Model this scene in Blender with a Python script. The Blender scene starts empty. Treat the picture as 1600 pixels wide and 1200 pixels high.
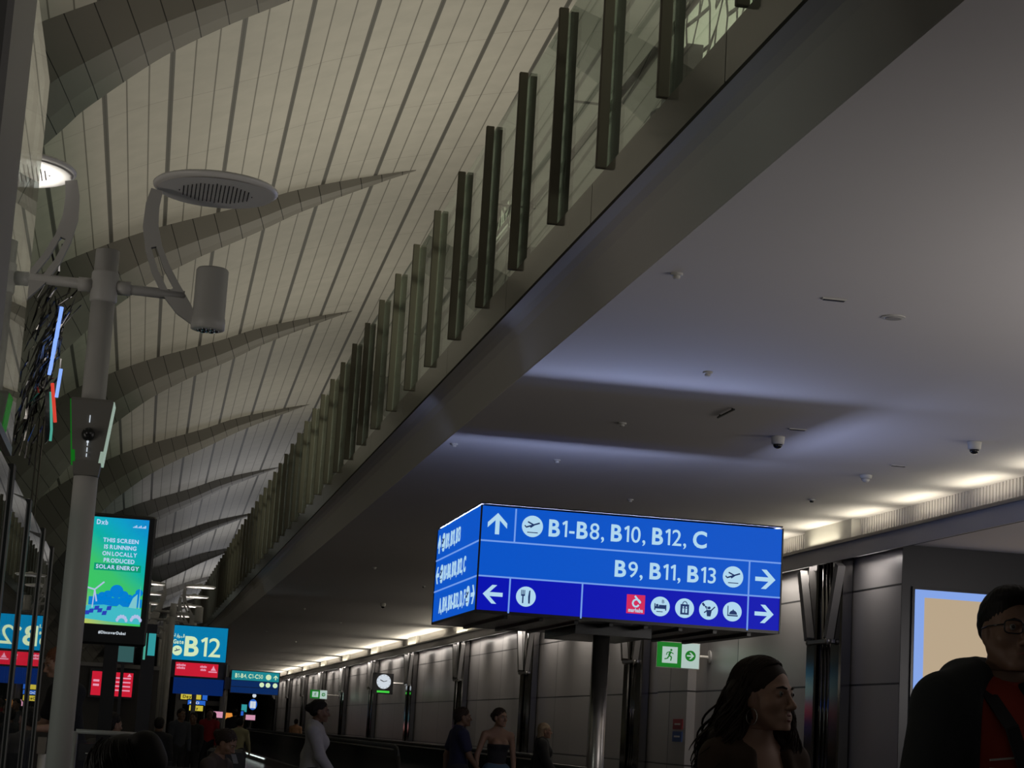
import bpy, math, random
import numpy as np
from mathutils import Vector, Matrix

S = bpy.context.scene
COL = S.collection
random.seed(7)
RNG = np.random.default_rng(7)
PI = math.pi

# ------------------------------------------------------------------ camera
cam_data = bpy.data.cameras.new('camera')
cam_data.sensor_width = 36.0
cam_data.lens = 36.0 * 3100.0 / 1600.0
cam_data.clip_end = 400.0
cam = bpy.data.objects.new('camera', cam_data)
COL.objects.link(cam)
_pitch, _yaw, _roll = math.radians(10.090), math.radians(10.343), math.atan(0.06)
cam.matrix_world = (Matrix.Translation((0, 0, 1.30)) @ Matrix.Rotation(-_yaw, 4, 'Z')
                    @ Matrix.Rotation(PI / 2 + _pitch, 4, 'X') @ Matrix.Rotation(_roll, 4, 'Z'))
S.camera = cam

# ------------------------------------------------------------------ view, world, large lights
S.view_settings.view_transform = 'Standard'
S.view_settings.look = 'None'
S.view_settings.gamma = 1.0
S.view_settings.use_curve_mapping = False
S.view_settings.exposure = 0.0
S.cycles.use_denoising = True
S.cycles.max_bounces = 6
S.cycles.sample_clamp_indirect = 3.0
S.cycles.transparent_max_bounces = 24

world = bpy.data.worlds.new('world')
S.world = world
world.use_nodes = True
world.node_tree.nodes['Background'].inputs[0].default_value = (0.86, 0.84, 0.82, 1)
world.node_tree.nodes['Background'].inputs[1].default_value = 0.11


def area_light(name, loc, direction, sx, sy, power, color, spread=PI):
    d = bpy.data.lights.new(name, 'AREA')
    d.shape = 'RECTANGLE'
    d.size, d.size_y = sx, sy
    d.energy = power
    d.color = color
    d.spread = spread
    o = bpy.data.objects.new(name, d)
    o.location = loc
    dv = Vector(direction).normalized()
    z = -dv
    y = Vector((0, 1, 0)) if abs(dv.y) < 0.9 else Vector((0, 0, 1))
    x = y.cross(z).normalized()
    y = z.cross(x)
    o.rotation_euler = Matrix((x, y, z)).transposed().to_euler()
    COL.objects.link(o)
    return o


def spot_light(name, loc, direction, power, color, angle, blend=0.6, radius=0.04):
    d = bpy.data.lights.new(name, 'SPOT')
    d.energy = power
    d.color = color
    d.spot_size = angle
    d.spot_blend = blend
    d.shadow_soft_size = radius
    o = bpy.data.objects.new(name, d)
    o.location = loc
    o.rotation_euler = Vector(direction).to_track_quat('-Z', 'Y').to_euler()
    COL.objects.link(o)
    return o


# vault uplights standing along the mezzanine floor (warm)
WARM = (1.0, 0.945, 0.79)
for k, (y, p) in enumerate([(8, 115), (18, 245), (28, 235), (39, 150), (51, 110), (64, 110), (78, 115), (94, 120), (112, 120)]):
    area_light('vault_uplight', (4.6, y, 4.72), (-0.30, 0, 1), 0.5, 6.0, p, WARM if y < 55 else (0.95, 0.95, 1.0))
# floor-level uplights along the far left of the hall
for k, (y, p) in enumerate([(16, 10), (30, 13), (46, 15), (66, 16), (90, 16)]):
    area_light('hall_uplight', (-3.6, y, 2.6), (0.25, 0, 1), 0.4, 4.0, p, (1.0, 0.93, 0.80))
# added fill out of view on the right, only to brighten the soffit
area_light('soffit_fill', (7.6, 8.0, 2.2), (-0.25, 0.3, 1), 3.0, 5.0, 122, (1.0, 0.945, 0.91))
# added fill out of view on the left, brightens lamp post, fascia and people
area_light('left_fill', (-4.2, 6.5, 1.6), (1, 0.45, 0.30), 2.4, 1.6, 46, (1.0, 0.93, 0.84))
# small cove lamps on the ledge, one every 1.5 m, then continuous strips
COVE = (1.0, 0.93, 0.74)
for k in range(9):
    area_light('cove_lamp', (7.90, 11.6 + 1.55 * k, 3.75), (-0.55, 0, 1), 0.12, 1.0, 4.4, COVE)
for k in range(10):
    area_light('cove_strip', (7.94, 29.0 + 8.8 * k, 3.75), (-0.8, 0, 1), 0.08, 7.2, 42.0, COVE)
# downlights in the ledge soffit washing the right wall
for k in range(30):
    y = 23.6 + 2.93 * k
    area_light('wall_washer', (7.93, y, 3.60), (0.30, 0, -1), 0.10, 1.7, 16.0, (1.0, 0.92, 0.84))
area_light('wall_washer', (7.93, 21.1, 3.60), (0.30, 0, -1), 0.10, 0.7, 5.0, (1.0, 0.93, 0.9))
# added fill that brightens the alcove wall and ceiling around the poster box
area_light('alcove_fill', (10.6, 14.5, 2.3), (-0.2, 0.6, 1), 1.5, 2.0, 55, (1.0, 0.94, 0.93))


SIGNP = 14.0      # light strips hidden in the gutter of the big sign


# ------------------------------------------------------------------ materials
def mat(name, color, rough=0.6, metal=0.0, emit=None, estr=1.0, noise=None, spec=None):
    m = bpy.data.materials.new(name)
    m.use_nodes = True
    nt = m.node_tree
    b = nt.nodes['Principled BSDF']
    b.inputs['Base Color'].default_value = (*color, 1)
    b.inputs['Roughness'].default_value = rough
    b.inputs['Metallic'].default_value = metal
    if spec is not None:
        b.inputs['Specular IOR Level'].default_value = spec
    if emit is not None:
        b.inputs['Emission Color'].default_value = (*emit, 1)
        b.inputs['Emission Strength'].default_value = estr
    if noise:
        sc, amt = noise
        tc = nt.nodes.new('ShaderNodeTexCoord')
        n = nt.nodes.new('ShaderNodeTexNoise')
        n.inputs['Scale'].default_value = sc
        n.inputs['Detail'].default_value = 4
        nt.links.new(tc.outputs['Object'], n.inputs['Vector'])
        mx = nt.nodes.new('ShaderNodeMix')
        mx.data_type = 'RGBA'
        mx.inputs[6].default_value = (*[c * (1 - amt) for c in color], 1)
        mx.inputs[7].default_value = (*[min(1, c * (1 + amt)) for c in color], 1)
        nt.links.new(n.outputs['Fac'], mx.inputs[0])
        nt.links.new(mx.outputs[2], b.inputs['Base Color'])
    return m


def nmath(nt, op, a, b=None, c=None):
    n = nt.nodes.new('ShaderNodeMath')
    n.operation = op
    for i, v in enumerate((a, b, c)):
        if v is None:
            continue
        if isinstance(v, (int, float)):
            n.inputs[i].default_value = v
        else:
            nt.links.new(v, n.inputs[i])
    return n.outputs[0]


def line_mask(nt, coord, period, width, phase=0.0):
    """1 on a line of the given width every period along coord"""
    t = nmath(nt, 'ADD', coord, -phase + width * 0.5 + period * 1000)
    t = nmath(nt, 'MODULO', t, period)
    return nmath(nt, 'LESS_THAN', t, width)


def mix_color(nt, fac, c1, c2):
    mx = nt.nodes.new('ShaderNodeMix')
    mx.data_type = 'RGBA'
    for idx, v in ((6, c1), (7, c2)):
        if isinstance(v, tuple):
            mx.inputs[idx].default_value = (*v, 1)
        else:
            nt.links.new(v, mx.inputs[idx])
    if isinstance(fac, (int, float)):
        mx.inputs[0].default_value = fac
    else:
        nt.links.new(fac, mx.inputs[0])
    return mx.outputs[2]


def glass_mat(name, tint, ior=1.5, boost=1.0):
    m = bpy.data.materials.new(name)
    m.use_nodes = True
    nt = m.node_tree
    nt.nodes.remove(nt.nodes['Principled BSDF'])
    out = nt.nodes['Material Output']
    tr = nt.nodes.new('ShaderNodeBsdfTransparent')
    tr.inputs[0].default_value = (*tint, 1)
    gl = nt.nodes.new('ShaderNodeBsdfGlossy')
    gl.inputs['Roughness'].default_value = 0.0
    gl.inputs['Color'].default_value = (boost, boost, boost, 1)
    geo = nt.nodes.new('ShaderNodeNewGeometry')
    dp = nt.nodes.new('ShaderNodeVectorMath')
    dp.operation = 'DOT_PRODUCT'
    nt.links.new(geo.outputs['Normal'], dp.inputs[0])
    nt.links.new(geo.outputs['Incoming'], dp.inputs[1])
    c = nmath(nt, 'SUBTRACT', 1.0, nmath(nt, 'ABSOLUTE', dp.outputs['Value']))
    r0 = ((ior - 1) / (ior + 1)) ** 2
    fres = nmath(nt, 'MULTIPLY_ADD', nmath(nt, 'POWER', c, 5.0), 1.0 - r0, r0)
    mx = nt.nodes.new('ShaderNodeMixShader')
    nt.links.new(fres, mx.inputs[0])
    nt.links.new(tr.outputs[0], mx.inputs[1])
    nt.links.new(gl.outputs[0], mx.inputs[2])
    nt.links.new(mx.outputs[0], out.inputs[0])
    return m


def emis(name, color, strength=1.0):
    return mat(name, (0.01, 0.01, 0.01), 0.4, 0, color, strength, spec=0.2)


M = {}
M['soffit'] = mat('soffit_plaster', (0.60, 0.57, 0.56), 0.8, noise=(0.7, 0.03))
M['fascia'] = mat('fascia_paint', (0.62, 0.59, 0.56), 0.5)
M['black'] = mat('black_gap', (0.008, 0.008, 0.008), 0.6)
M['blackgloss'] = mat('black_gloss', (0.012, 0.012, 0.013), 0.25)
M['spandrel'] = mat('spandrel_glass', (0.20, 0.19, 0.155), 0.08, 0.0, spec=0.6)
M['bronze'] = mat('bronze_post', (0.105, 0.088, 0.062), 0.6)
M['finglass'] = mat('fin_edge', (0.035, 0.038, 0.034), 0.5)
M['darkpost'] = mat('dark_post', (0.02, 0.021, 0.02), 0.35, 0.3)
M['rail'] = mat('handrail_steel', (0.05, 0.05, 0.048), 0.4, 0.6)
M['balglass'] = glass_mat('balustrade_glass', (0.83, 0.90, 0.86), 1.5)
M['glass'] = glass_mat('partition_glass', (0.80, 0.86, 0.86), 1.6)
M['steel'] = mat('brushed_steel', (0.42, 0.40, 0.38), 0.28, 0.9)
M['greypaint'] = mat('grey_paint', (0.30, 0.29, 0.28), 0.45, noise=(3, 0.04))
M['lampgrey'] = mat('lamp_grey_paint', (0.42, 0.41, 0.39), 0.5)
M['disc'] = mat('lamp_disc_white', (0.74, 0.72, 0.69), 0.4)
M['mirror'] = mat('mirror_facets', (0.5, 0.5, 0.55), 0.05, 1.0)
M['darkmetal'] = mat('dark_mirror_metal', (0.16, 0.155, 0.15), 0.12, 1.0)
M['ledge'] = mat('ledge_paint', (0.34, 0.33, 0.34), 0.5)
M['white'] = mat('white_paint', (0.62, 0.60, 0.54), 0.6)
M['boxgrey'] = mat('call_box_grey', (0.15, 0.145, 0.13), 0.5)
M['device'] = mat('white_plastic', (0.50, 0.49, 0.46), 0.5)
M['devicedark'] = mat('dark_dome', (0.015, 0.015, 0.017), 0.1)
M['navy'] = mat('navy_panel', (0.004, 0.018, 0.07), 0.5)
M['rubber'] = mat('rubber', (0.01, 0.01, 0.01), 0.7)
M['beige'] = mat('podium_cream', (0.20, 0.18, 0.15), 0.6)
M['bench'] = mat('bench_dark', (0.02, 0.02, 0.022), 0.5)
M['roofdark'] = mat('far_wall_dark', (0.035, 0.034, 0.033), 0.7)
M['loungewall'] = mat('lounge_wall', (0.075, 0.07, 0.068), 0.6)
# lit faces
M['signblue'] = emis('sign_face_blue', (0.0, 0.085, 0.56), 1.0)
M['signdeep'] = emis('sign_face_deep_blue', (0.0, 0.004, 0.42), 1.0)
M['signwhite'] = emis('sign_letters', (0.42, 0.66, 0.84), 1.0)
M['signline'] = emis('sign_lines', (0.16, 0.32, 0.80), 1.0)
M['signicon'] = emis('icon_navy', (0.01, 0.03, 0.12), 1.0)
M['pink'] = emis('pink_square', (0.62, 0.02, 0.10), 1.0)
M['teal'] = emis('gate_sign_teal', (0.0, 0.19, 0.40), 1.0)
M['tealwhite'] = emis('gate_letters', (0.62, 0.78, 0.48), 1.0)
M['red'] = emis('red_display', (0.55, 0.01, 0.03), 1.0)
M['redtext'] = emis('red_display_text', (0.75, 0.30, 0.42), 1.0)
M['green'] = emis('exit_green', (0.004, 0.16, 0.012), 1.0)
M['exitwhite'] = emis('exit_white', (0.40, 0.52, 0.48), 1.0)
M['neonblue'] = emis('neon_blue', (0.22, 0.38, 0.95), 1.2)
M['neonred'] = emis('neon_red', (0.65, 0.05, 0.03), 1.0)
M['neongreen'] = emis('neon_green', (0.08, 0.42, 0.32), 0.8)
M['yellow'] = emis('yellow_light', (0.55, 0.45, 0.05), 1.0)
M['blueglow'] = emis('blue_light', (0.02, 0.12, 0.55), 1.0)
M['whiteglow'] = emis('white_light', (0.60, 0.66, 0.72), 1.0)
M['orangeglow'] = emis('orange_light', (0.7, 0.25, 0.04), 1.0)
M['pinkglow'] = emis('pink_light', (0.6, 0.28, 0.4), 1.0)
M['tealglow'] = emis('teal_light', (0.03, 0.30, 0.32), 1.0)
M['latticeglow'] = emis('lattice_back_light', (0.60, 0.58, 0.40), 1.0)
M['boxblue'] = emis('poster_border_light', (0.22, 0.36, 0.78), 1.0)
M['boxbeige'] = emis('poster_beige', (0.46, 0.355, 0.235), 1.0)
M['led'] = emis('led_strip', (0.60, 0.70, 0.66), 1.6)
M['lamplit'] = emis('lamp_underside_light', (0.75, 0.72, 0.62), 1.2)
M['sidegreen'] = emis('side_green', (0.003, 0.11, 0.006), 1.0)
M['sidepale'] = emis('side_pale', (0.26, 0.34, 0.28), 1.0)


def roof_material():
    m = bpy.data.materials.new('vault_panels')
    m.use_nodes = True
    nt = m.node_tree
    b = nt.nodes['Principled BSDF']
    b.inputs['Roughness'].default_value = 0.62
    uv = nt.nodes.new('ShaderNodeUVMap')
    uv.uv_map = 'metres'
    sep = nt.nodes.new('ShaderNodeSeparateXYZ')
    nt.links.new(uv.outputs[0], sep.inputs[0])
    u, v = sep.outputs[0], sep.outputs[1]
    thin = line_mask(nt, u, 0.30, 0.020, 0.0)
    thick = line_mask(nt, u, 0.90, 0.070, 0.0)
    idx = nmath(nt, 'FLOOR', nmath(nt, 'DIVIDE', u, 0.30))
    wn = nt.nodes.new('ShaderNodeTexWhiteNoise')
    wn.noise_dimensions = '1D'
    nt.links.new(nmath(nt, 'FLOOR', nmath(nt, 'DIVIDE', u, 0.90)), wn.inputs['W'])
    vv = nmath(nt, 'ADD', v, nmath(nt, 'MULTIPLY', wn.outputs['Value'], 0.25))
    cross = line_mask(nt, vv, 2.6, 0.022, 0.0)
    no = nt.nodes.new('ShaderNodeTexNoise')
    no.inputs['Scale'].default_value = 2.4
    no.inputs['Detail'].default_value = 5
    nt.links.new(uv.outputs[0], no.inputs['Vector'])
    base = mix_color(nt, no.outputs['Fac'], (0.33, 0.315, 0.275), (0.46, 0.435, 0.38))
    wn2 = nt.nodes.new('ShaderNodeTexWhiteNoise')
    wn2.noise_dimensions = '1D'
    nt.links.new(idx, wn2.inputs['W'])
    base = mix_color(nt, nmath(nt, 'MULTIPLY', wn2.outputs['Value'], 0.25), base, (0.33, 0.31, 0.27))
    c = mix_color(nt, nmath(nt, 'MULTIPLY', cross, 0.36), base, (0.12, 0.11, 0.09))
    c = mix_color(nt, nmath(nt, 'MULTIPLY', thin, 0.78), c, (0.07, 0.065, 0.05))
    c = mix_color(nt, nmath(nt, 'MULTIPLY', thick, 0.9), c, (0.05, 0.047, 0.04))
    nt.links.new(c, b.inputs['Base Color'])
    return m


def rib_material():
    m = bpy.data.materials.new('rib_cladding')
    m.use_nodes = True
    nt = m.node_tree
    b = nt.nodes['Principled BSDF']
    b.inputs['Roughness'].default_value = 0.55
    uv = nt.nodes.new('ShaderNodeUVMap')
    uv.uv_map = 'metres'
    sep = nt.nodes.new('ShaderNodeSeparateXYZ')
    nt.links.new(uv.outputs[0], sep.inputs[0])
    ln = line_mask(nt, sep.outputs[0], 0.36, 0.014, 0.0)
    c = mix_color(nt, ln, (0.165, 0.155, 0.135), (0.02, 0.019, 0.017))
    nt.links.new(c, b.inputs['Base Color'])
    return m


def wall_panel_material():
    m = bpy.data.materials.new('wall_metal_panels')
    m.use_nodes = True
    nt = m.node_tree
    b = nt.nodes['Principled BSDF']
    b.inputs['Roughness'].default_value = 0.34
    b.inputs['Metallic'].default_value = 0.25
    tc = nt.nodes.new('ShaderNodeTexCoord')
    sep = nt.nodes.new('ShaderNodeSeparateXYZ')
    nt.links.new(tc.outputs['Object'], sep.inputs[0])
    hz = line_mask(nt, sep.outputs[2], 1.07, 0.022, 2.12)
    vy = line_mask(nt, sep.outputs[1], 2.93, 0.03, 20.4)
    vx = line_mask(nt, sep.outputs[0], 2.93, 0.03, 8.25)
    ln = nmath(nt, 'MAXIMUM', hz, nmath(nt, 'MAXIMUM', vy, vx))
    wn = nt.nodes.new('ShaderNodeTexWhiteNoise')
    wn.noise_dimensions = '1D'
    nt.links.new(nmath(nt, 'FLOOR', nmath(nt, 'DIVIDE', nmath(nt, 'ADD', sep.outputs[1], -20.4), 1.465)), wn.inputs['W'])
    base = mix_color(nt, wn.outputs['Value'], (0.30, 0.285, 0.275), (0.39, 0.375, 0.36))
    c = mix_color(nt, ln, base, (0.03, 0.03, 0.03))
    nt.links.new(c, b.inputs['Base Color'])
    return m


def floor_material():
    m = bpy.data.materials.new('polished_stone_floor')
    m.use_nodes = True
    nt = m.node_tree
    b = nt.nodes['Principled BSDF']
    b.inputs['Roughness'].default_value = 0.12
    tc = nt.nodes.new('ShaderNodeTexCoord')
    sep = nt.nodes.new('ShaderNodeSeparateXYZ')
    nt.links.new(tc.outputs['Object'], sep.inputs[0])
    ln = nmath(nt, 'MAXIMUM', line_mask(nt, sep.outputs[0], 0.9, 0.012), line_mask(nt, sep.outputs[1], 0.9, 0.012))
    no = nt.nodes.new('ShaderNodeTexNoise')
    no.inputs['Scale'].default_value = 6
    nt.links.new(tc.outputs['Object'], no.inputs['Vector'])
    base = mix_color(nt, no.outputs['Fac'], (0.045, 0.043, 0.042), (0.085, 0.08, 0.078))
    nt.links.new(mix_color(nt, ln, base, (0.02, 0.02, 0.02)), b.inputs['Base Color'])
    return m


M['roof'] = roof_material()
M['rib'] = rib_material()
M['wall'] = wall_panel_material()
M['floor'] = floor_material()


def screen_gradient():
    """the picture shown on the lit screen: blue top right to green middle to yellow bottom"""
    m = bpy.data.materials.new('screen_picture')
    m.use_nodes = True
    nt = m.node_tree
    b = nt.nodes['Principled BSDF']
    b.inputs['Base Color'].default_value = (0.01, 0.01, 0.01, 1)
    uv = nt.nodes.new('ShaderNodeUVMap')
    uv.uv_map = 'metres'
    sep = nt.nodes.new('ShaderNodeSeparateXYZ')
    nt.links.new(uv.outputs[0], sep.inputs[0])
    t = nmath(nt, 'ADD', sep.outputs[1], nmath(nt, 'MULTIPLY', sep.outputs[0], 0.42))
    r = nt.nodes.new('ShaderNodeValToRGB')
    e = r.color_ramp.elements
    e[0].position, e[0].color = 0.0, (0.50, 0.55, 0.10, 1)
    e[1].position, e[1].color = 1.0, (0.0, 0.22, 0.62, 1)
    for p, cc in ((0.12, (0.22, 0.50, 0.20, 1)), (0.25, (0.04, 0.55, 0.12, 1)), (0.45, (0.04, 0.52, 0.14, 1)), (0.62, (0.0, 0.42, 0.34, 1)), (0.78, (0.0, 0.36, 0.52, 1))):
        el = e.new(p)
        el.color = cc
    nt.links.new(nmath(nt, 'DIVIDE', t, 1.42), r.inputs[0])
    nt.links.new(r.outputs[0], b.inputs['Emission Color'])
    b.inputs['Emission Strength'].default_value = 1.0
    return m


M['screen'] = screen_gradient()


# ------------------------------------------------------------------ object helpers
def tag(o, label=None, cat=None, group=None, kind=None):
    if label:
        o['label'] = label
    if cat:
        o['category'] = cat
    if group:
        o['group'] = group
    if kind:
        o['kind'] = kind
    return o


def thing(name, label, cat, loc=(0, 0, 0), group=None):
    o = bpy.data.objects.new(name, None)
    o.empty_display_size = 0.1
    COL.objects.link(o)
    o.location = loc
    return tag(o, label, cat, group)


def link_mesh(name, verts, faces, m, parent=None, smooth=False, uvs=None, local=False):
    me = bpy.data.meshes.new(name)
    off = Vector((0, 0, 0))
    p = parent
    if not local:
        while p is not None:
            off += Vector(p.location)
            p = p.parent
    me.from_pydata([tuple(Vector(v) - off) for v in verts] if (off.length > 0) else [tuple(v) for v in verts], [], [tuple(f) for f in faces])
    if m is not None:
        me.materials.append(m)
    if smooth:
        me.polygons.foreach_set('use_smooth', [True] * len(me.polygons))
    if uvs is not None:
        ul = me.uv_layers.new(name='metres')
        li = np.zeros(len(me.loops), dtype=np.int32)
        me.loops.foreach_get('vertex_index', li)
        ul.data.foreach_set('uv', np.asarray(uvs, dtype=np.float32)[li].ravel())
    me.update()
    o = bpy.data.objects.new(name, me)
    COL.objects.link(o)
    if parent is not None:
        o.parent = parent
    return o


def copy_tree(o, parent=None):
    c = o.copy()
    COL.objects.link(c)
    if parent is not None:
        c.parent = parent
    for ch in [x for x in bpy.data.objects if x.parent == o]:
        copy_tree(ch, c)
    return c


class G:
    """collects geometry for ONE mesh"""
    def __init__(self):
        self.v, self.f = [], []

    def add(self, vs, fs):
        n = len(self.v)
        self.v += [tuple(p) for p in vs]
        self.f += [tuple(i + n for i in f) for f in fs]
        return self

    def box(self, x0, x1, y0, y1, z0, z1, bev=0.0):
        if bev <= 0:
            vs = [(x, y, z) for z in (z0, z1) for y in (y0, y1) for x in (x0, x1)]
            return self.add(vs, [(0, 2, 3, 1), (4, 5, 7, 6), (0, 1, 5, 4), (2, 6, 7, 3), (0, 4, 6, 2), (1, 3, 7, 5)])
        b = bev
        ring = [(x0 + b, y0), (x1 - b, y0), (x1, y0 + b), (x1, y1 - b), (x1 - b, y1), (x0 + b, y1), (x0, y1 - b), (x0, y0 + b)]
        cx, cy = (x0 + x1) / 2, (y0 + y1) / 2
        def shrink(q):
            return [(cx + (x - cx) * (1 - 2 * b / max(x1 - x0, 1e-6)), cy + (y - cy) * (1 - 2 * b / max(y1 - y0, 1e-6))) for x, y in q]
        rings = [(shrink(ring), z0), (ring, z0 + b), (ring, z1 - b), (shrink(ring), z1)]
        vs = [(x, y, z) for r, z in rings for x, y in r]
        fs = []
        for k in range(3):
            for i in range(8):
                j = (i + 1) % 8
                fs.append((k * 8 + i, k * 8 + j, k * 8 + 8 + j, k * 8 + 8 + i))
        fs.append(tuple(reversed(range(8))))
        fs.append(tuple(range(24, 32)))
        return self.add(vs, fs)

    def obox(self, c, ax, ay, az):
        """box from centre and three half-axis vectors"""
        c, ax, ay, az = map(Vector, (c, ax, ay, az))
        vs = [c + ax * i + ay * j + az * k for k in (-1, 1) for j in (-1, 1) for i in (-1, 1)]
        return self.add(vs, [(0, 2, 3, 1), (4, 5, 7, 6), (0, 1, 5, 4), (2, 6, 7, 3), (0, 4, 6, 2), (1, 3, 7, 5)])

    def tube(self, pts, r, seg=10, cap=True):
        pts = [Vector(p) for p in pts]
        rs = r if isinstance(r, (list, tuple)) else [r] * len(pts)
        n = len(pts)
        d0 = (pts[1] - pts[0]).normalized()
        up = Vector((0, 0, 1)) if abs(d0.z) < 0.9 else Vector((0, 1, 0))
        x = d0.cross(up).normalized()
        vs = []
        for i, p in enumerate(pts):
            d = (pts[min(i + 1, n - 1)] - pts[max(i - 1, 0)]).normalized()
            x = (x - d * x.dot(d)).normalized()
            y = d.cross(x)
            for k in range(seg):
                a = 2 * PI * k / seg
                vs.append(p + (x * math.cos(a) + y * math.sin(a)) * rs[i])
        fs = []
        for i in range(n - 1):
            for k in range(seg):
                j = (k + 1) % seg
                fs.append((i * seg + k, i * seg + j, (i + 1) * seg + j, (i + 1) * seg + k))
        if cap:
            fs.append(tuple(reversed(range(seg))))
            fs.append(tuple(range((n - 1) * seg, n * seg)))
        return self.add(vs, fs)

    def lathe(self, prof, origin=(0, 0, 0), seg=24, axis=(0, 0, 1)):
        """prof = [(radius, height)] turned about an axis"""
        o = Vector(origin)
        a = Vector(axis).normalized()
        t = Vector((1, 0, 0)) if abs(a.x) < 0.9 else Vector((0, 1, 0))
        x = (t - a * t.dot(a)).normalized()
        y = a.cross(x)
        vs, fs = [], []
        for r, h in prof:
            for k in range(seg):
                q = 2 * PI * k / seg
                vs.append(o + a * h + (x * math.cos(q) + y * math.sin(q)) * r)
        for i in range(len(prof) - 1):
            for k in range(seg):
                j = (k + 1) % seg
                fs.append((i * seg + k, i * seg + j, (i + 1) * seg + j, (i + 1) * seg + k))
        fs.append(tuple(reversed(range(seg))))
        fs.append(tuple(range((len(prof) - 1) * seg, len(prof) * seg)))
        return self.add(vs, fs)

    def prism(self, poly, o, u, v, n, t):
        """polygon in plane (o; u, v), extruded t along n"""
        o, u, v, n = map(Vector, (o, u, v, n))
        k = len(poly)
        vs = [o + u * a + v * b for a, b in poly] + [o + u * a + v * b + n * t for a, b in poly]
        fs = [tuple(reversed(range(k))), tuple(range(k, 2 * k))] + [(i, (i + 1) % k, k + (i + 1) % k, k + i) for i in range(k)]
        return self.add(vs, fs)

    def sphere(self, c, r, seg=16, rings=10):
        rx, ry, rz = r if isinstance(r, (tuple, list)) else (r, r, r)
        vs, fs = [], []
        for i in range(rings + 1):
            th = PI * i / rings
            for k in range(seg):
                ph = 2 * PI * k / seg
                vs.append((c[0] + rx * math.sin(th) * math.cos(ph), c[1] + ry * math.sin(th) * math.sin(ph), c[2] - rz * math.cos(th)))
        for i in range(rings):
            for k in range(seg):
                j = (k + 1) % seg
                fs.append((i * seg + k, i * seg + j, (i + 1) * seg + j, (i + 1) * seg + k))
        return self.add(vs, fs)

    def build(self, name, m, parent=None, smooth=False, local=False):
        return link_mesh(name, self.v, self.f, m, parent, smooth, None, local)


def circle(cx, cy, r, n=28):
    return [(cx + r * math.cos(2 * PI * i / n), cy + r * math.sin(2 * PI * i / n)) for i in range(n)]


_glyphs = {}


def glyph(ch, bold):
    key = (ch, bold)
    if ch == '1' and key not in _glyphs:
        w = 0.135 if bold else 0.10
        pts = [(0.20, 0.0), (0.20 + w, 0.0), (0.20 + w, 0.70), (0.20 + w - 0.085, 0.70), (0.06, 0.595), (0.105, 0.50), (0.20, 0.565)]
        n = len(pts)
        _glyphs[key] = ([(x, y, -0.006) for x, y in pts] + [(x, y, 0.006) for x, y in pts],
                        [tuple(reversed(range(n))), tuple(range(n, 2 * n))] + [(i, (i + 1) % n, n + (i + 1) % n, n + i) for i in range(n)])
    if key not in _glyphs:
        cu = bpy.data.curves.new('glyph', 'FONT')
        cu.body = ch
        cu.size = 1.0
        cu.extrude = 0.006
        cu.offset = 0.028 if bold else 0.004
        cu.resolution_u = 4
        ob = bpy.data.objects.new('glyph', cu)
        COL.objects.link(ob)
        dg = bpy.context.evaluated_depsgraph_get()
        dg.update()
        me = bpy.data.meshes.new_from_object(ob.evaluated_get(dg))
        vs = [tuple(v.co) for v in me.vertices]
        fs = [tuple(p.vertices) for p in me.polygons]
        bpy.data.objects.remove(ob)
        bpy.data.curves.remove(cu)
        bpy.data.meshes.remove(me)
        _glyphs[key] = (vs, fs)
    return _glyphs[key]


class Face:
    """a flat face in space: o = lower left corner, u right, v up, n outward"""
    def __init__(self, o, u, v):
        self.o, self.u, self.v = Vector(o), Vector(u).normalized(), Vector(v).normalized()
        self.n = self.u.cross(self.v)

    def poly(self, g, pts, base=0.0, t=0.004):
        g.prism(pts, self.o + self.n * base, self.u, self.v, self.n, t)

    def rect(self, g, u0, u1, v0, v1, base=0.0, t=0.004):
        self.poly(g, [(u0, v0), (u1, v0), (u1, v1), (u0, v1)], base, t)

    def text(self, g, s, u0, v0, cap, width=None, bolds='', base=0.004, gap=0.10, bold=False, right=None):
        """text with capital height cap, baseline v0, starting at u0; characters in bolds are drawn bold"""
        sc = cap / 0.70
        items, x = [], 0.0
        for ch in s:
            if ch == ' ':
                x += 0.22
                continue
            vs, fs = glyph(ch, bold or ch in bolds)
            if not vs:
                continue
            x0 = min(p[0] for p in vs)
            x1 = max(p[0] for p in vs)
            items.append((vs, fs, x - x0))
            x += (x1 - x0) + gap
        total = max(x - gap, 1e-6)
        sx = sc if width is None else width / total
        if right is not None:
            u0 = right - total * sx
        for vs, fs, dx in items:
            g.add([self.o + self.u * (u0 + (p[0] + dx) * sx) + self.v * (v0 + p[1] * sc) + self.n * (base + 0.002 + p[2] * 0.25) for p in vs], fs)
        return total * sx


def arrow(face, g, cu, cv, size, ang, base=0.004):
    s = size
    w = 0.16 * s
    pts = [(-w, -0.5 * s), (w, -0.5 * s), (w, 0.10 * s), (0.36 * s, -0.20 * s), (0.46 * s, -0.20 * s), (0.46 * s, 0.06 * s), (0, 0.5 * s), (-0.46 * s, 0.06 * s), (-0.46 * s, -0.20 * s), (-0.36 * s, -0.20 * s), (-w, 0.10 * s)]
    c, q = math.cos(ang), math.sin(ang)
    R = lambda p: (cu + p[0] * c - p[1] * q, cv + p[0] * q + p[1] * c)
    bar = [(-0.10 * s, -0.5 * s), (0.10 * s, -0.5 * s), (0.10 * s, 0.36 * s), (-0.10 * s, 0.36 * s)]
    l = [(0, 0.5 * s), (-0.46 * s, 0.04 * s), (-0.46 * s, -0.20 * s), (0, 0.26 * s)]
    r = [(0, 0.26 * s), (0.46 * s, -0.20 * s), (0.46 * s, 0.04 * s), (0, 0.5 * s)]
    for q_ in (bar, l, r):
        face.poly(g, [R(p) for p in q_], base)


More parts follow.
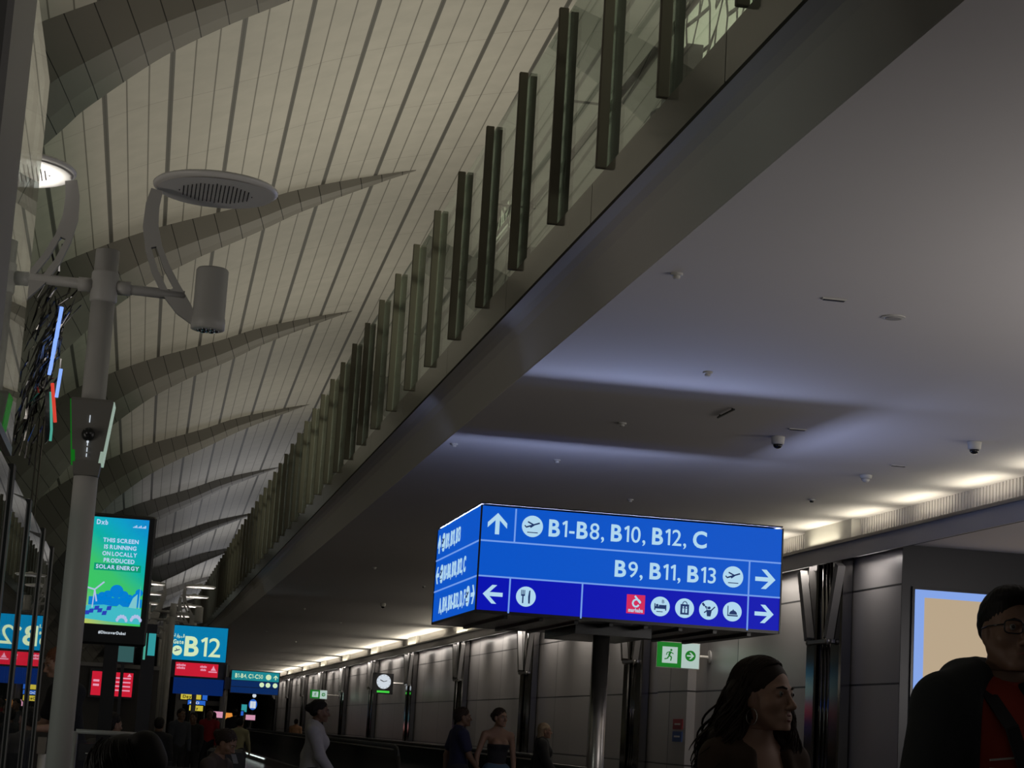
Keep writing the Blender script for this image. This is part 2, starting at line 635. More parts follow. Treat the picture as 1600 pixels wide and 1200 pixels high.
def bar_on(face, g, p0, p1, w, base):
    d = Vector((p1[0] - p0[0], p1[1] - p0[1]))
    d.normalize()
    n = Vector((-d.y, d.x)) * w / 2
    face.poly(g, [(p0[0] - n.x, p0[1] - n.y), (p1[0] - n.x, p1[1] - n.y), (p1[0] + n.x, p1[1] + n.y), (p0[0] + n.x, p0[1] + n.y)], base)


def plane_icon(face, gw, gd, cu, cv, r, base=0.004):
    face.poly(gw, circle(cu, cv, r), base)
    b = base + 0.005
    f = lambda x, y: (cu + x * r, cv + y * r)
    bar_on(face, gd, f(-0.62, -0.12), f(0.66, 0.34), 0.14 * r, b)
    bar_on(face, gd, f(-0.62, -0.10), f(-0.74, 0.06), 0.10 * r, b)
    bar_on(face, gd, f(0.10, 0.14), f(-0.46, 0.40), 0.13 * r, b)
    bar_on(face, gd, f(0.12, 0.12), f(-0.20, -0.12), 0.12 * r, b)
    bar_on(face, gd, f(-0.48, -0.58), f(0.52, -0.58), 0.08 * r, b)


# ------------------------------------------------------------------ the setting
Y0, Y1 = -8.0, 124.0
g = G().box(-7.5, 14.0, Y0, Y1, -0.2, 0.0)
tag(g.build('floor', M['floor']), kind='structure')

# vault: section traced at y = 32, falling gently along its length
SEC = [(-6.6, -0.6), (-6.35, 1.6), (-5.9, 3.4), (-5.1, 5.0), (-4.2, 6.2), (-3.0, 7.35), (-1.95, 8.17), (-1.32, 8.57), (-0.29, 9.08), (1.12, 9.62), (2.2, 10.07), (3.99, 10.58), (6.0, 10.98), (8.5, 11.3), (11.0, 11.42), (14.2, 11.45)]


def dense(sec, n=10):
    P = np.array(sec)
    out = []
    for i in range(len(P) - 1):
        p0, p1, p2, p3 = P[max(i - 1, 0)], P[i], P[i + 1], P[min(i + 2, len(P) - 1)]
        for k in range(n):
            t = k / n
            out.append(0.5 * ((2 * p1) + (-p0 + p2) * t + (2 * p0 - 5 * p1 + 4 * p2 - p3) * t * t + (-p0 + 3 * p1 - 3 * p2 + p3) * t ** 3))
    out.append(P[-1])
    return np.array(out)


SECD = dense(SEC, 8)
ARC = np.concatenate([[0], np.cumsum(np.linalg.norm(np.diff(SECD, axis=0), axis=1))])
SLX, SLZ = 0.0095, -0.033


def vault_pt(i, y):
    return (SECD[i, 0] + SLX * (y - 32), y, SECD[i, 1] + SLZ * (y - 32))


ys = [Y0, 32.0, Y1]
vs, fs, uvs = [], [], []
nS = len(SECD)
for y in ys:
    for i in range(nS):
        vs.append(vault_pt(i, y))
        uvs.append((ARC[i] + 0.10, y))
for y in ys:
    for i in range(nS):
        x, yy, z = vault_pt(i, y)
        vs.append((x, yy, z + 0.3))
        uvs.append((ARC[i] + 0.10, y))
nY = len(ys)
for j in range(nY - 1):
    for i in range(nS - 1):
        a = j * nS + i
        fs.append((a, a + 1, a + nS + 1, a + nS))
        b_ = a + nS * nY
        fs.append((b_, b_ + nS, b_ + nS + 1, b_ + 1))
tag(link_mesh('ceiling_vault', vs, fs, M['roof'], None, True, uvs), kind='structure')

# tapering ribs under the vault
DEP_X = [-6.5, -4.0, -2.5, -1.5, -0.5, 0.4, 1.3, 2.2, 3.2, 4.0]
DEP_D = [2.6, 1.95, 1.45, 1.15, 0.86, 0.66, 0.50, 0.36, 0.17, 0.0]
rib_no = 0
for ry in (11.0, 21.7, 32.0, 42.3, 53.3, 64.3, 75.3, 86.3, 97.3, 108.3, 119.0):
    rib_no += 1
    vs, fs, uvs = [], [], []
    idx = [i for i in range(nS) if SECD[i, 0] <= 4.0]
    prof = [(0.00, 0.02), (0.02, -0.62), (0.16, -0.86), (0.30, -1.0), (0.46, -0.92), (0.60, 0.02)]   # (dy/width, depth share)
    for i in idx:
        x, y, z = vault_pt(i, ry)
        d = float(np.interp(SECD[i, 0], DEP_X, DEP_D))
        # outward normal of the section, pointing into the hall
        t = SECD[min(i + 1, nS - 1)] - SECD[max(i - 1, 0)]
        t = t / np.linalg.norm(t)
        nx, nz = t[1], -t[0]
        for dy, sh in prof:
            w = 0.15 + 0.75 * min(d, 1.2)
            q = sh * d * 0.90
            vs.append((x - nx * q, ry + dy * w, z - nz * q + (0.03 if sh > 0 else 0)))
            uvs.append((ARC[i], dy * w - q))
    k = len(prof)
    for a in range(len(idx) - 1):
        for b in range(k - 1):
            fs.append((a * k + b, a * k + b + 1, (a + 1) * k + b + 1, (a + 1) * k + b))
    tag(link_mesh('trim_%d' % rib_no, vs, fs, M['rib'], None, False, uvs), kind='structure')

# soffit under the mezzanine
g = G().box(2.73, 8.12, Y0, Y1, 4.0, 4.30)
tag(g.build('ceiling', M['soffit']), kind='structure')
prof = [(2.50, 4.36), (2.56, 4.335), (2.60, 4.31), (2.635, 4.26), (2.665, 4.18), (2.70, 4.09), (2.735, 4.0), (2.80, 4.05), (2.80, 4.36)]
g = G()
g.prism([(x, z) for x, z in prof], (0, Y0, 0), (1, 0, 0), (0, 0, 1), (0, 1, 0), Y1 - Y0)
tag(g.build('trim_20', M['fascia']), kind='structure')
tag(G().box(2.52, 2.80, Y0, Y1, 4.36, 4.385).build('trim_21', M['black']), kind='structure')
g = G()
y = Y0
while y < Y1:
    g.box(2.50, 2.56, y, min(y + 2.757, Y1), 4.385, 4.64)
    y += 2.77
tag(g.build('trim_22', M['spandrel']), kind='structure')
tag(G().box(2.56, 14.0, Y0, Y1, 4.38, 4.62).build('floor_mezzanine', M['greypaint']), kind='structure')
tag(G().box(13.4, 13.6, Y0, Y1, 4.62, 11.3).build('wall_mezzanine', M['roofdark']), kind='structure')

# right wall, ledge, grille band
WX = 8.15
tag(G().box(WX, WX + 0.2, 20.4, Y1, 0, 3.62).build('wall_right', M['wall']), kind='structure')
tag(G().box(WX + 0.2, 14.0, 20.4, 20.6, 0, 3.62).build('wall_alcove', M['wall']), kind='structure')
tag(G().box(8.13, 14.0, Y0, 20.6, 3.62, 3.74).build('ceiling_alcove', M['soffit']), kind='structure')
tag(G().box(7.85, 8.15, Y0, Y1, 3.62, 3.72).build('trim_23', M['ledge']), kind='structure')
tag(G().box(7.82, 7.86, Y0, Y1, 3.70, 3.735).build('trim_24', M['steel']), kind='structure')
g = G()
for y in np.arange(8.0, 60.0, 0.075):
    g.box(8.085, 8.115, y, y + 0.042, 3.72, 4.0)
g.box(8.11, 8.16, Y0, Y1, 3.72, 4.02)
tag(g.build('trim_25', M['fascia']), kind='structure')
COLS_Y = [22.4, 31.4, 40.2, 48.6, 57.4, 66.4, 75.4, 84.0, 92.5, 101.2, 110.0]
g = G()
for y in COLS_Y:
    g.box(7.98, 8.11, y - 0.85, y + 0.75, 3.72, 4.0)
tag(g.build('trim_26', M['white']), kind='structure')
# pier that carries the running-man sign
tag(G().box(8.02, WX, 28.25, 29.9, 0, 3.62).build('trim_27', M['wall']), kind='structure')
# far end of the concourse
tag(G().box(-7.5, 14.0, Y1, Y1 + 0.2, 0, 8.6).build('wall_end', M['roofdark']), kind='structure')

# ------------------------------------------------------------------ glass balustrade of the mezzanine
bal = thing('glass_balustrade', 'long glass balustrade with bronze posts along the mezzanine edge', 'balustrade', (2.5, 10.0, 4.64))
SP = 1.385
PY = [13.83 + SP * k for k in range(-7, 72)]
pv = G().box(-0.058, 0.006, -0.02, 0.02, 0.0, 1.50, 0.004)
first = None
for k, y in enumerate(PY):
    if first is None:
        first = link_mesh('post', pv.v, pv.f, M['bronze'], bal, False, None, True)
        o = first
        inn = G().box(0.024, 0.075, -0.010, 0.010, 0.0, 1.48)
        fin0 = inn.build('inner_fin', M['finglass'], o, local=True)
    else:
        o = copy_tree(first, bal)
    o.location = (0.0, y - 10.0, 0.0)
gv = G().box(0.008, 0.020, 0.0, SP, -0.0, 1.47)
firstg = None
for k, y in enumerate(PY[:-1]):
    if firstg is None:
        firstg = gv.build('glass_panel', M['balglass'], bal, local=True)
        o = firstg
    else:
        o = copy_tree(firstg, bal)
    o.location = (0.0, y - 10.0, 0.0)
G().tube([(2.88, PY[0], 5.57), (2.88, PY[-1], 5.57)], 0.024, 8).build('handrail', M['rail'], bal, True)
g = G()
for y in PY[::2]:
    g.tube([(2.56, y, 5.50), (2.88, y, 5.50), (2.88, y, 5.56)], 0.009, 6)
g.build('handrail_bracket', M['rail'], bal)

# ------------------------------------------------------------------ mezzanine furniture seen through the glass
def lattice_panel(name, label, o, u, w, h, cells, zb=0.05):
    """backlit screen with a lattice of crooked bars in a frame"""
    root = thing(name, label, 'screen', o)
    u = Vector(u).normalized()
    n = u.cross(Vector((0, 0, 1)))
    F = Face(o, u, (0, 0, 1))
    gb, gl, gf = G(), G(), G()
    F.rect(gb, 0, w, zb, h, -0.03, 0.02)
    rnd = random.Random(3)
    nx, ny = cells
    P = {}
    for i in range(nx + 1):
        for j in range(ny + 1):
            jx = 0 if i in (0, nx) else (rnd.random() - 0.5) * 0.65 * w / nx
            jy = 0 if j in (0, ny) else (rnd.random() - 0.5) * 0.65 * h / ny
            P[i, j] = (w * i / nx + jx, zb + (h - zb) * j / ny + jy)
    for i in range(nx + 1):
        for j in range(ny + 1):
            if i < nx and (i + j) % 3 != 2:
                bar_on(F, gl, P[i, j], P[i + 1, j], 0.035, 0.0)
            if j < ny and (i * 2 + j) % 4 != 3:
                bar_on(F, gl, P[i, j], P[i, j + 1], 0.035, 0.0)
            if i < nx and j < ny and (i + 2 * j) % 3 == 0:
                bar_on(F, gl, P[i, j], P[i + 1, j + 1], 0.03, 0.0)
    for a, b in (((0, 0), (0, h)), ((w, 0), (w, h)), ((0, h), (w, h)), ((0, zb), (w, zb))):
        bar_on(F, gf, a, b, 0.06, -0.035)
        bar_on(F, gf, a, b, 0.06, 0.006)
    for q in (0.06, w - 0.06):
        c = F.o + F.u * q
        gf.box(c.x - 0.03, c.x + 0.03, c.y - 0.12, c.y + 0.12, o[2], o[2] + 0.05)
    gb.build('light_panel', M['latticeglow'], root)
    gl.build('lattice', M['darkpost'], root)
    gf.build('frame', M['darkpost'], root)
    return root


MF = 4.62
lattice_panel('lattice_screen', 'tall backlit lattice screen behind the top end of the balustrade', (3.80, 14.4, MF), (0, -1, 0), 2.9, 2.9, (11, 11))
lattice_panel('lattice_screen', 'small backlit lattice screen standing low behind the mid balustrade', (3.3, 19.75, MF), (0, -1, 0), 1.0, 1.96, (4, 3), 1.72)


def lounge_chair(loc, rz, label, back=0.95):
    root = thing('lounge_chair', label, 'chair', loc, 'lounge chairs on the mezzanine')
    root.rotation_euler = (0, 0, rz)
    G().box(-0.36, 0.36, -0.34, 0.36, 0.18, 0.44, 0.05).build('seat', M['bench'], root, False, True)
    g = G()
    g.prism([(-0.36, 0.2), (0.36, 0.2), (0.38, back * 0.75), (0.30, back), (-0.30, back), (-0.38, back * 0.75)], (0, -0.34, 0), (1, 0, 0), (0, -0.08, 1), (0, 1, 0), 0.12)
    g.build('backrest', M['bench'], root, False, True)
    for s in (-1, 1):
        G().box(s * 0.40 - 0.05, s * 0.40 + 0.05, -0.30, 0.34, 0.18, 0.62, 0.02).build('armrest', M['bench'], root, False, True)
        for q in (-1, 1):
            G().tube([(s * 0.33, q * 0.29, 0), (s * 0.30, q * 0.27, 0.2)], 0.02, 8).build('leg', M['darkpost'], root, False, True)
    return root


lounge_chair((3.32, 11.30, MF), 1.75, 'dark lounge chair in front of the tall lattice screen, nearer the frame edge', 1.22)
lounge_chair((3.30, 12.45, MF), 1.57, 'lower dark lounge chair before the left part of the tall lattice screen', 1.02)
lounge_chair((3.30, 13.95, MF), 1.57, 'very tall dark wing chair behind the glass left of the tall lattice screen', 1.84)
lounge_chair((3.34, 15.75, MF), 1.2, 'low dark lounge chair nearer the mid balustrade', 1.15)
lounge_chair((3.5, 21.6, MF), 1.4, 'dark lounge chair past the small lattice screen', 1.25)

# ------------------------------------------------------------------ soffit devices
def smoke_detector(x, y, label, sub):
    r = thing('smoke_detector', label, 'smoke detector', (x, y, 4.0), 'ceiling devices on the soffit')
    G().lathe([(0.036, 0), (0.036, -0.012), (0.026, -0.015)], (x, y, 4.0), 18).build('base', M['device'], r)
    G().lathe([(0.022, -0.015), (0.021, -0.030), (0.012, -0.035)], (x, y, 4.0), 14).build('sensor_head', M[sub], r)


def dome_camera(x, y, label, deep=True):
    r = thing('dome_camera', label, 'camera', (x, y, 4.0), 'domed cameras on the soffit')
    h = 0.062 if deep else 0.03
    G().lathe([(0.060, 0), (0.060, -0.008), (0.054, -h), (0.044, -h - 0.006)], (x, y, 4.0), 22).build('housing', M['device'], r, True)
    g = G()
    g.lathe([(0.041, -h - 0.005), (0.038, -h - 0.024), (0.026, -h - 0.038), (0.008, -h - 0.043)], (x, y, 4.0), 18)
    g.build('dome', M['devicedark'] if deep else M['device'], r, True)


dome_camera(5.34, 16.29, 'white dome camera near the sign, left of the three dark domes')
dome_camera(6.87, 15.65, 'white dome camera furthest right on the soffit')
dome_camera(6.83, 18.09, 'flat white dome unit just above the near cove lights', False)
dome_camera(5.30, 43.0, 'small dark dome camera far down the soffit', True)
DEV = [(2.91, 10.85, 'square white detector nearest the mezzanine edge', 'device'), (3.94, 13.70, 'white detector on the bluish middle of the soffit', 'device'),
       (2.83, 18.36, 'white detector in the blue light close to the fascia', 'device'), (3.93, 18.84, 'detector straight behind the dark shadow band', 'device'),
       (3.95, 16.29, 'detector inside the dark shadow above the sign', 'device'), (5.34, 21.46, 'detector just above the top edge of the sign', 'device'),
       (7.02, 20.19, 'dark-tipped detector above the right end of the sign', 'devicedark'), (3.9, 25.5, 'detector beyond the left end of the sign', 'device'),
       (5.35, 30.0, 'detector left of the blue sign over the far concourse', 'device'), (3.94, 33.5, 'detector over the start of the far concourse', 'device'),
       (5.3, 37.0, 'detector just left of the sign and low on the soffit', 'devicedark'), (6.85, 40.0, 'detector by the second lit cove length', 'device'),
       (3.94, 47.0, 'detector above the gate sign', 'device'), (5.33, 52.0, 'tiny detector far down the soffit by the cove', 'device'),
       (3.95, 60.0, 'tiny far detector right of the gate sign', 'device'), (5.33, 66.0, 'furthest detector before the end of the soffit', 'device')]
for x, y, lb, sb in DEV:
    smoke_detector(x, y, lb, sb)
for k, (x, y, lb) in enumerate([(3.95, 11.08, 'slim black ceiling slot, left of the upper pair'), (4.45, 11.39, 'round flush speaker grille right of the slot on the upper soffit'),
                                (5.35, 15.81, 'small slot beside the dome camera above the sign'), (6.85, 17.31, 'thin slot between the two right-hand domes')]):
    r = thing('soffit_slot', lb, 'ceiling slot', (x, y, 4.0), 'flush slots in the soffit')
    if 'round' in lb:
        G().lathe([(0.075, 0), (0.075, -0.006), (0.06, -0.008)], (x, y, 4.0), 20).build('rim', M['device'], r)
        G().lathe([(0.058, -0.004), (0.05, -0.012)], (x, y, 4.0), 18).build('grille', M['greypaint'], r)
    else:
        G().box(x - 0.075, x + 0.075, y - 0.02, y + 0.02, 3.992, 4.0).build('frame', M['device'], r)
        G().box(x - 0.065, x + 0.065, y - 0.011, y + 0.011, 3.988, 3.994).build('opening', M['black'], r)
t = thing('track_bar', 'thin dark bar fixed on the shadowed soffit above the sign', 'bar', (4.56, 15.36, 4.0))
G().box(4.553, 4.567, 15.05, 15.5, 3.975, 3.989).build('bar', M['darkpost'], t)
for y in (15.1, 15.45):
    G().box(4.555, 4.565, y - 0.01, y + 0.01, 3.985, 4.0).build('clip', M['darkpost'], t)

# ------------------------------------------------------------------ the big blue direction sign
SX0, SX1, SY0, SY1, SZ0, SZ1 = 2.56, 4.985, 15.0, 17.2, 2.235, 3.05
sign = thing('direction_sign', 'large blue lit box sign to gates B1 to B13 on a steel pole', 'sign', (3.77, 15.9, 0))
g = G()
g.box(SX0 + 0.10, SX1 - 0.10, SY0 + 0.10, SY1 - 0.10, SZ0 + 0.03, SZ1 + 0.012)
g.box(SX0, SX1, SY0, SY1, SZ1 + 0.012, SZ1 + 0.022)
g.build('top_cover', M['black'], sign)
g = G()
g.box(SX0, SX1, SY0, SY1, SZ0 - 0.012, SZ0 + 0.012)
for x in np.arange(SX0 + 0.25, SX1 - 0.1, 0.28):
    g.box(x, x + 0.03, SY0 + 0.15, SY1 - 0.15, SZ0 - 0.035, SZ0 - 0.012)
g.box(SX0 + 0.9, SX1 - 0.9, SY0 + 0.5, SY1 - 0.5, SZ0 - 0.09, SZ0 - 0.012)
g.build('bottom_tray', M['blackgloss'], sign)
W_, H_ = SX1 - SX0, SZ1 - SZ0
D_ = SY1 - SY0
g = G()   # frame edges
for x, y in ((SX0, SY0), (SX1, SY0), (SX0, SY1), (SX1, SY1)):
    g.box(x - 0.006, x + 0.006, y - 0.006, y + 0.006, SZ0 - 0.01, SZ1 + 0.004)
g.build('corner_edges', M['blackgloss'], sign)
rowh = H_ / 3.0
front = Face((SX0, SY0 + 0.006, SZ0), (1, 0, 0), (0, 0, 1))
left = Face((SX0 + 0.006, SY1, SZ0), (0, -1, 0), (0, 0, 1))
back = Face((SX1, SY1 - 0.006, SZ0), (-1, 0, 0), (0, 0, 1))
right = Face((SX1 - 0.006, SY0, SZ0), (0, 1, 0), (0, 0, 1))
for F, w, nm, deep in ((front, W_, 'front_face', True), (left, D_, 'left_face', False), (back, W_, 'back_face', True), (right, D_, 'right_face', False)):
    g = G()
    F.rect(g, 0.006, w - 0.006, rowh if deep else 0.0, H_ - (0.0 if F is left else 0.004), 0.0, 0.005)
    fo = g.build(nm, M['signblue'], sign)
    if deep:
        g = G()
        F.rect(g, 0.006, w - 0.006, 0.0, rowh, 0.0, 0.005)
        g.build('service_row', M['signdeep'], fo)
B_ = 0.005
gl, gp = G(), G()


def sign_arrow(F, *a):
    g_ = G()
    arrow(F, g_, *a)
    g_.build('arrow', M['signwhite'], sign)


def sign_text(F, *a, **k):
    g_ = G()
    F.text(g_, *a, **k)
    g_.build('lettering', M['signwhite'], sign)


def sign_plane(F, cu, cv, r):
    a_, b_ = G(), G()
    plane_icon(F, a_, b_, cu, cv, r, B_)
    ic = a_.build('round_icon', M['signwhite'], sign)
    b_.build('plane_mark', M['signicon'], ic)



for v in (rowh, 2 * rowh):
    front.rect(gl, 0.006, W_ - 0.006, v - 0.006, v + 0.006, B_)
    left.rect(gl, 0.006, D_ - 0.006, v - 0.006, v + 0.006, B_)
front.rect(gl, 0.264, 0.276, 2 * rowh, H_ - 0.01, B_)
front.rect(gl, 2.155, 2.167, 0.0, 2 * rowh, B_)
front.rect(gl, 0.249, 0.261, 0.0, rowh, B_)
front.rect(gl, 0.819, 0.831, 0.0, rowh, B_)
r1, r2, r3 = 2.5 * rowh, 1.5 * rowh, 0.5 * rowh
sign_arrow(front, 0.130, r1 + 0.0, 0.165, 0, B_)
sign_plane(front, 0.405, r1, 0.083)
sign_text(front, 'B1-B8, B10, B12, C', 0.535, r1 - 0.062, 0.126, 1.27, 'BC', B_, right=None)
sign_text(front, 'B9, B11, B13', 1.075, r2 - 0.062, 0.122, 0.815, 'B', B_)
sign_plane(front, 2.03, r2, 0.083)
sign_arrow(front, 2.295, r2, 0.165, -PI / 2, B_)
sign_arrow(front, 2.295, r3, 0.155, -PI / 2, B_)
sign_arrow(front, 0.125, r3, 0.155, PI / 2, B_)
# fork and knife
gw, gd = G(), G()
front.poly(gw, circle(0.385, r3, 0.077), B_)
for du in (-0.036, -0.024, -0.012):
    front.rect(gd, 0.385 + du - 0.003, 0.385 + du + 0.003, r3 + 0.012, r3 + 0.05, B_ + 0.004)
front.rect(gd, 0.385 - 0.039, 0.385 - 0.009, r3 + 0.004, r3 + 0.016, B_ + 0.004)
front.rect(gd, 0.385 - 0.029, 0.385 - 0.019, r3 - 0.052, r3 + 0.006, B_ + 0.004)
front.poly(gd, [(0.405, r3 - 0.052), (0.417, r3 - 0.052), (0.417, r3 + 0.05), (0.408, r3 + 0.046), (0.402, r3 + 0.0)], B_ + 0.004)
gd.build('fork_and_knife', M['signicon'], gw.build('round_icon', M['signwhite'], sign))
# pink square with a white curl
gw = G()
front.rect(gp, 1.255 - 0.073, 1.255 + 0.073, r3 - 0.07, r3 + 0.076, B_)
for k in range(9):
    a0, a1 = 0.3 + k * 0.62, 0.3 + (k + 1) * 0.62
    rr = lambda a: 0.036 - 0.004 * a * 0.6
    bar_on(front, gw, (1.258 + rr(a0) * math.cos(a0), r3 + 0.008 + rr(a0) * math.sin(a0)), (1.258 + rr(a1) * math.cos(a1), r3 + 0.008 + rr(a1) * math.sin(a1)), 0.013, B_ + 0.004)
bar_on(front, gw, (1.292, r3 + 0.012), (1.245, r3 + 0.066), 0.014, B_ + 0.004)
front.text(gw, 'marhaba', 1.255 - 0.058, r3 - 0.058, 0.030, 0.116, '', B_ + 0.004, bold=True)
pk_curl = gw
# four round service icons
for cu, kind in ((1.452, 'bed'), (1.648, 'bag'), (1.842, 'bath'), (2.035, 'dome')):
    gw, gd = G(), G()
    front.poly(gw, circle(cu, r3, 0.076), B_)
    b = B_ + 0.004
    R = lambda x0, x1, y0, y1: front.rect(gd, cu + x0, cu + x1, r3 + y0, r3 + y1, b)
    if kind == 'bed':
        R(-0.048, -0.040, -0.03, 0.022); R(0.040, 0.048, -0.03, 0.014); R(-0.04, 0.04, -0.018, 0.0); R(-0.012, 0.04, 0.0, 0.012)
        front.poly(gd, circle(cu - 0.026, r3 + 0.008, 0.010, 12), b)
        front.text(gd, 'B', cu + 0.012, r3 + 0.026, 0.026, None, '', b)
        R(-0.03, 0.02, -0.044, -0.038)
    elif kind == 'bag':
        R(-0.034, 0.034, -0.05, 0.030)
        for k in range(6):
            a0, a1 = PI * k / 6, PI * (k + 1) / 6
            bar_on(front, gd, (cu + 0.018 * math.cos(a0), r3 + 0.03 + 0.022 * math.sin(a0)), (cu + 0.018 * math.cos(a1), r3 + 0.03 + 0.022 * math.sin(a1)), 0.006, b)
        for dx in (-0.012, 0.012):
            front.poly(gw, circle(cu + dx, r3 + 0.008, 0.006, 10), b + 0.004)
            front.rect(gw, cu + dx - 0.007, cu + dx + 0.007, r3 - 0.036, r3 - 0.002, b + 0.004)
    elif kind == 'bath':
        bar_on(front, gd, (cu - 0.052, r3 + 0.05), (cu - 0.036, r3 + 0.03), 0.016, b)
        for a in (-0.35, -0.05, 0.25):
            bar_on(front, gd, (cu - 0.034, r3 + 0.030), (cu - 0.034 + 0.04 * math.cos(a - 0.6), r3 + 0.03 + 0.04 * math.sin(a - 0.6)), 0.004, b)
        front.poly(gd, circle(cu + 0.004, r3 + 0.016, 0.011, 12), b)
        front.poly(gd, [(cu - 0.018, r3 - 0.002), (cu + 0.026, r3 + 0.002), (cu + 0.016, r3 - 0.05), (cu - 0.012, r3 - 0.05)], b)
        bar_on(front, gd, (cu + 0.02, r3 - 0.004), (cu + 0.05, r3 + 0.026), 0.009, b)
        bar_on(front, gd, (cu - 0.014, r3 - 0.006), (cu - 0.036, r3 - 0.024), 0.009, b)
    else:
        R(-0.04, -0.034, -0.036, 0.044); R(-0.04, 0.044, -0.036, -0.026)
        front.poly(gd, [(cu + 0.006 + 0.032 * math.cos(PI * k / 10), r3 - 0.022 + 0.032 * math.sin(PI * k / 10)) for k in range(11)], b)
        front.poly(gd, circle(cu + 0.006, r3 + 0.013, 0.005, 8), b)
    gd.build('icon_mark', M['signicon'], gw.build('round_icon', M['signwhite'], sign))
# left face
sign_arrow(left, 0.14, r1, 0.16, 0, B_)
sign_plane(left, 0.37, r1, 0.08)
sign_text(left, 'B9, B11, B13', 0.50, r1 - 0.06, 0.12, 0.74, 'B', B_)
sign_arrow(left, 0.14, r2, 0.16, PI / 2, B_)
sign_plane(left, 0.37, r2, 0.08)
sign_text(left, 'B1-B8, B10, B12, C', 0.50, r2 - 0.06, 0.12, 1.10, 'BC', B_)
sign_text(left, 'A, B14, B16-B32, D, F', 0.34, r3 - 0.06, 0.12, 1.34, 'ABDF', B_)
sign_plane(left, 1.80, r3, 0.08)
sign_arrow(left, 2.03, r3, 0.16, -PI / 2, B_)
gl.build('dividing_lines', M['signline'], sign)
pk = tag(gp.build('pink_square', M['pink'], sign), 'pink square with a white curl')
pk_curl.build('curl_mark', M['signwhite'], pk)
G().tube([(3.77, 15.9, 0.0), (3.77, 15.9, SZ0 + 0.02)], 0.068, 24).build('pole', M['steel'], sign, True)
G().lathe([(0.16, 0), (0.16, 0.015), (0.075, 0.03)], (3.77, 15.9, 0.0), 24).build('base_plate', M['steel'], sign)
# light strips in the gutter between the faces and the cover
STRIP = (0.50, 0.60, 1.0)
zst = SZ1 - 0.003
for loc, dr, sx, sy, pw in ((((SX0 + SX1) / 2, SY0 + 0.0095, zst), (0, -0.5, 1), 2.35, 0.005, 1.0), (((SX0 + SX1) / 2, SY1 - 0.0095, zst), (0, 0.5, 1), 2.35, 0.005, 1.0),
                           ((SX0 + 0.0095, (SY0 + SY1) / 2, SZ1 - 0.006), (-0.5, 0, 1), 0.005, 2.1, 0.6), ((SX1 - 0.0095, (SY0 + SY1) / 2, zst), (0.5, 0, 1), 0.005, 2.1, 0.8)):
    area_light('sign_top_light', loc, dr, sx, sy, SIGNP * pw, STRIP)

# ------------------------------------------------------------------ right wall furniture: mirrored columns, poster, signs
tag(G().box(8.005, 8.02, Y0, 112.0, 3.55, 3.62).build('trim_28', M['black']), kind='structure')  # added baffle, keeps the washer light off the top of the wall


tag(G().box(7.85, 7.868, Y0, 112.0, 3.515, 3.62).build('trim_29', M['ledge']), kind='structure')  # added lip under the ledge, keeps washers and lit baffle out of sight


M['finpaint'] = mat('slanted_fin_paint', (0.16, 0.155, 0.15), 0.5)


def wall_column(y, label):
    r = thing('mirror_column', label, 'column', (8.0, y, 0), 'dark mirrored columns along the right wall')
    for s in (-1, 1):
        g = G()
        g.box(7.98, 8.13, y + s * 0.42 - 0.16, y + s * 0.42 + 0.16, 0.0, 3.6, 0.02)
        g.build('pilaster', M['darkmetal'], r)
    G().box(8.05, 8.145, y - 0.26, y + 0.26, 0.0, 3.6).build('recess', M['blackgloss'], r)
    for dy in (-0.12, 0.0, 0.13):
        G().tube([(8.03, y + dy, 0.0), (8.03, y + dy, 3.6)], 0.028, 10).build('tube', M['darkmetal'], r, True)
    for s in (-1, 1):
        g = G()
        a = Vector((7.93, y + s * 0.66, 3.48))
        b = Vector((7.93, y + s * 0.33, 2.66))
        d = (b - a)
        n = Vector((0, d.z, -d.y)).normalized()
        g.obox((a + b) / 2, Vector((0.045, 0, 0)), d / 2, n * 0.055)
        g.build('slanted_fin', M['finpaint'], r)
    g = G().box(7.90, 8.0, y - 0.36, y + 0.36, 2.60, 2.64)
    g.build('tie_bar', M['steel'], r)
    for s in (-1, 1):
        G().sphere((7.93, y + s * 0.33, 2.62), 0.045, 12, 8).build('pivot', M['steel'], r, True)


names = ['nearest mirrored column, beside the lit poster box', 'mirrored column beside the running-man sign', 'mirrored column just left of the sign pole',
         'mirrored column behind the person in navy', 'mirrored column right of the hanging clock', 'mirrored column the clock board covers',
         'mirrored column left of the clock', 'mirrored column right of the far exit sign', 'mirrored column behind the person in a white shirt',
         'second-last mirrored column down the concourse', 'furthest mirrored column down the concourse']
for y, nm in zip(COLS_Y, names):
    wall_column(y, 'dark ' + nm)

t = thing('poster_lightbox', 'lit poster box with blue border and blank beige middle, behind the man', 'poster', (9.6, 20.38, 1.2))
FB = Face((8.29, 20.39, 1.05), (1, 0, 0), (0, 0, 1))
g = G(); FB.rect(g, -0.03, 2.7, -0.03, 2.12, -0.01, 0.03); g.build('frame', M['blackgloss'], t)
g = G(); FB.rect(g, 0.0, 2.67, 0.0, 2.09, 0.02, 0.012); g.build('lit_border', M['boxblue'], t)
g = G(); FB.rect(g, 0.105, 2.565, 0.085, 2.005, 0.03, 0.01); g.build('poster_sheet', M['boxbeige'], t)


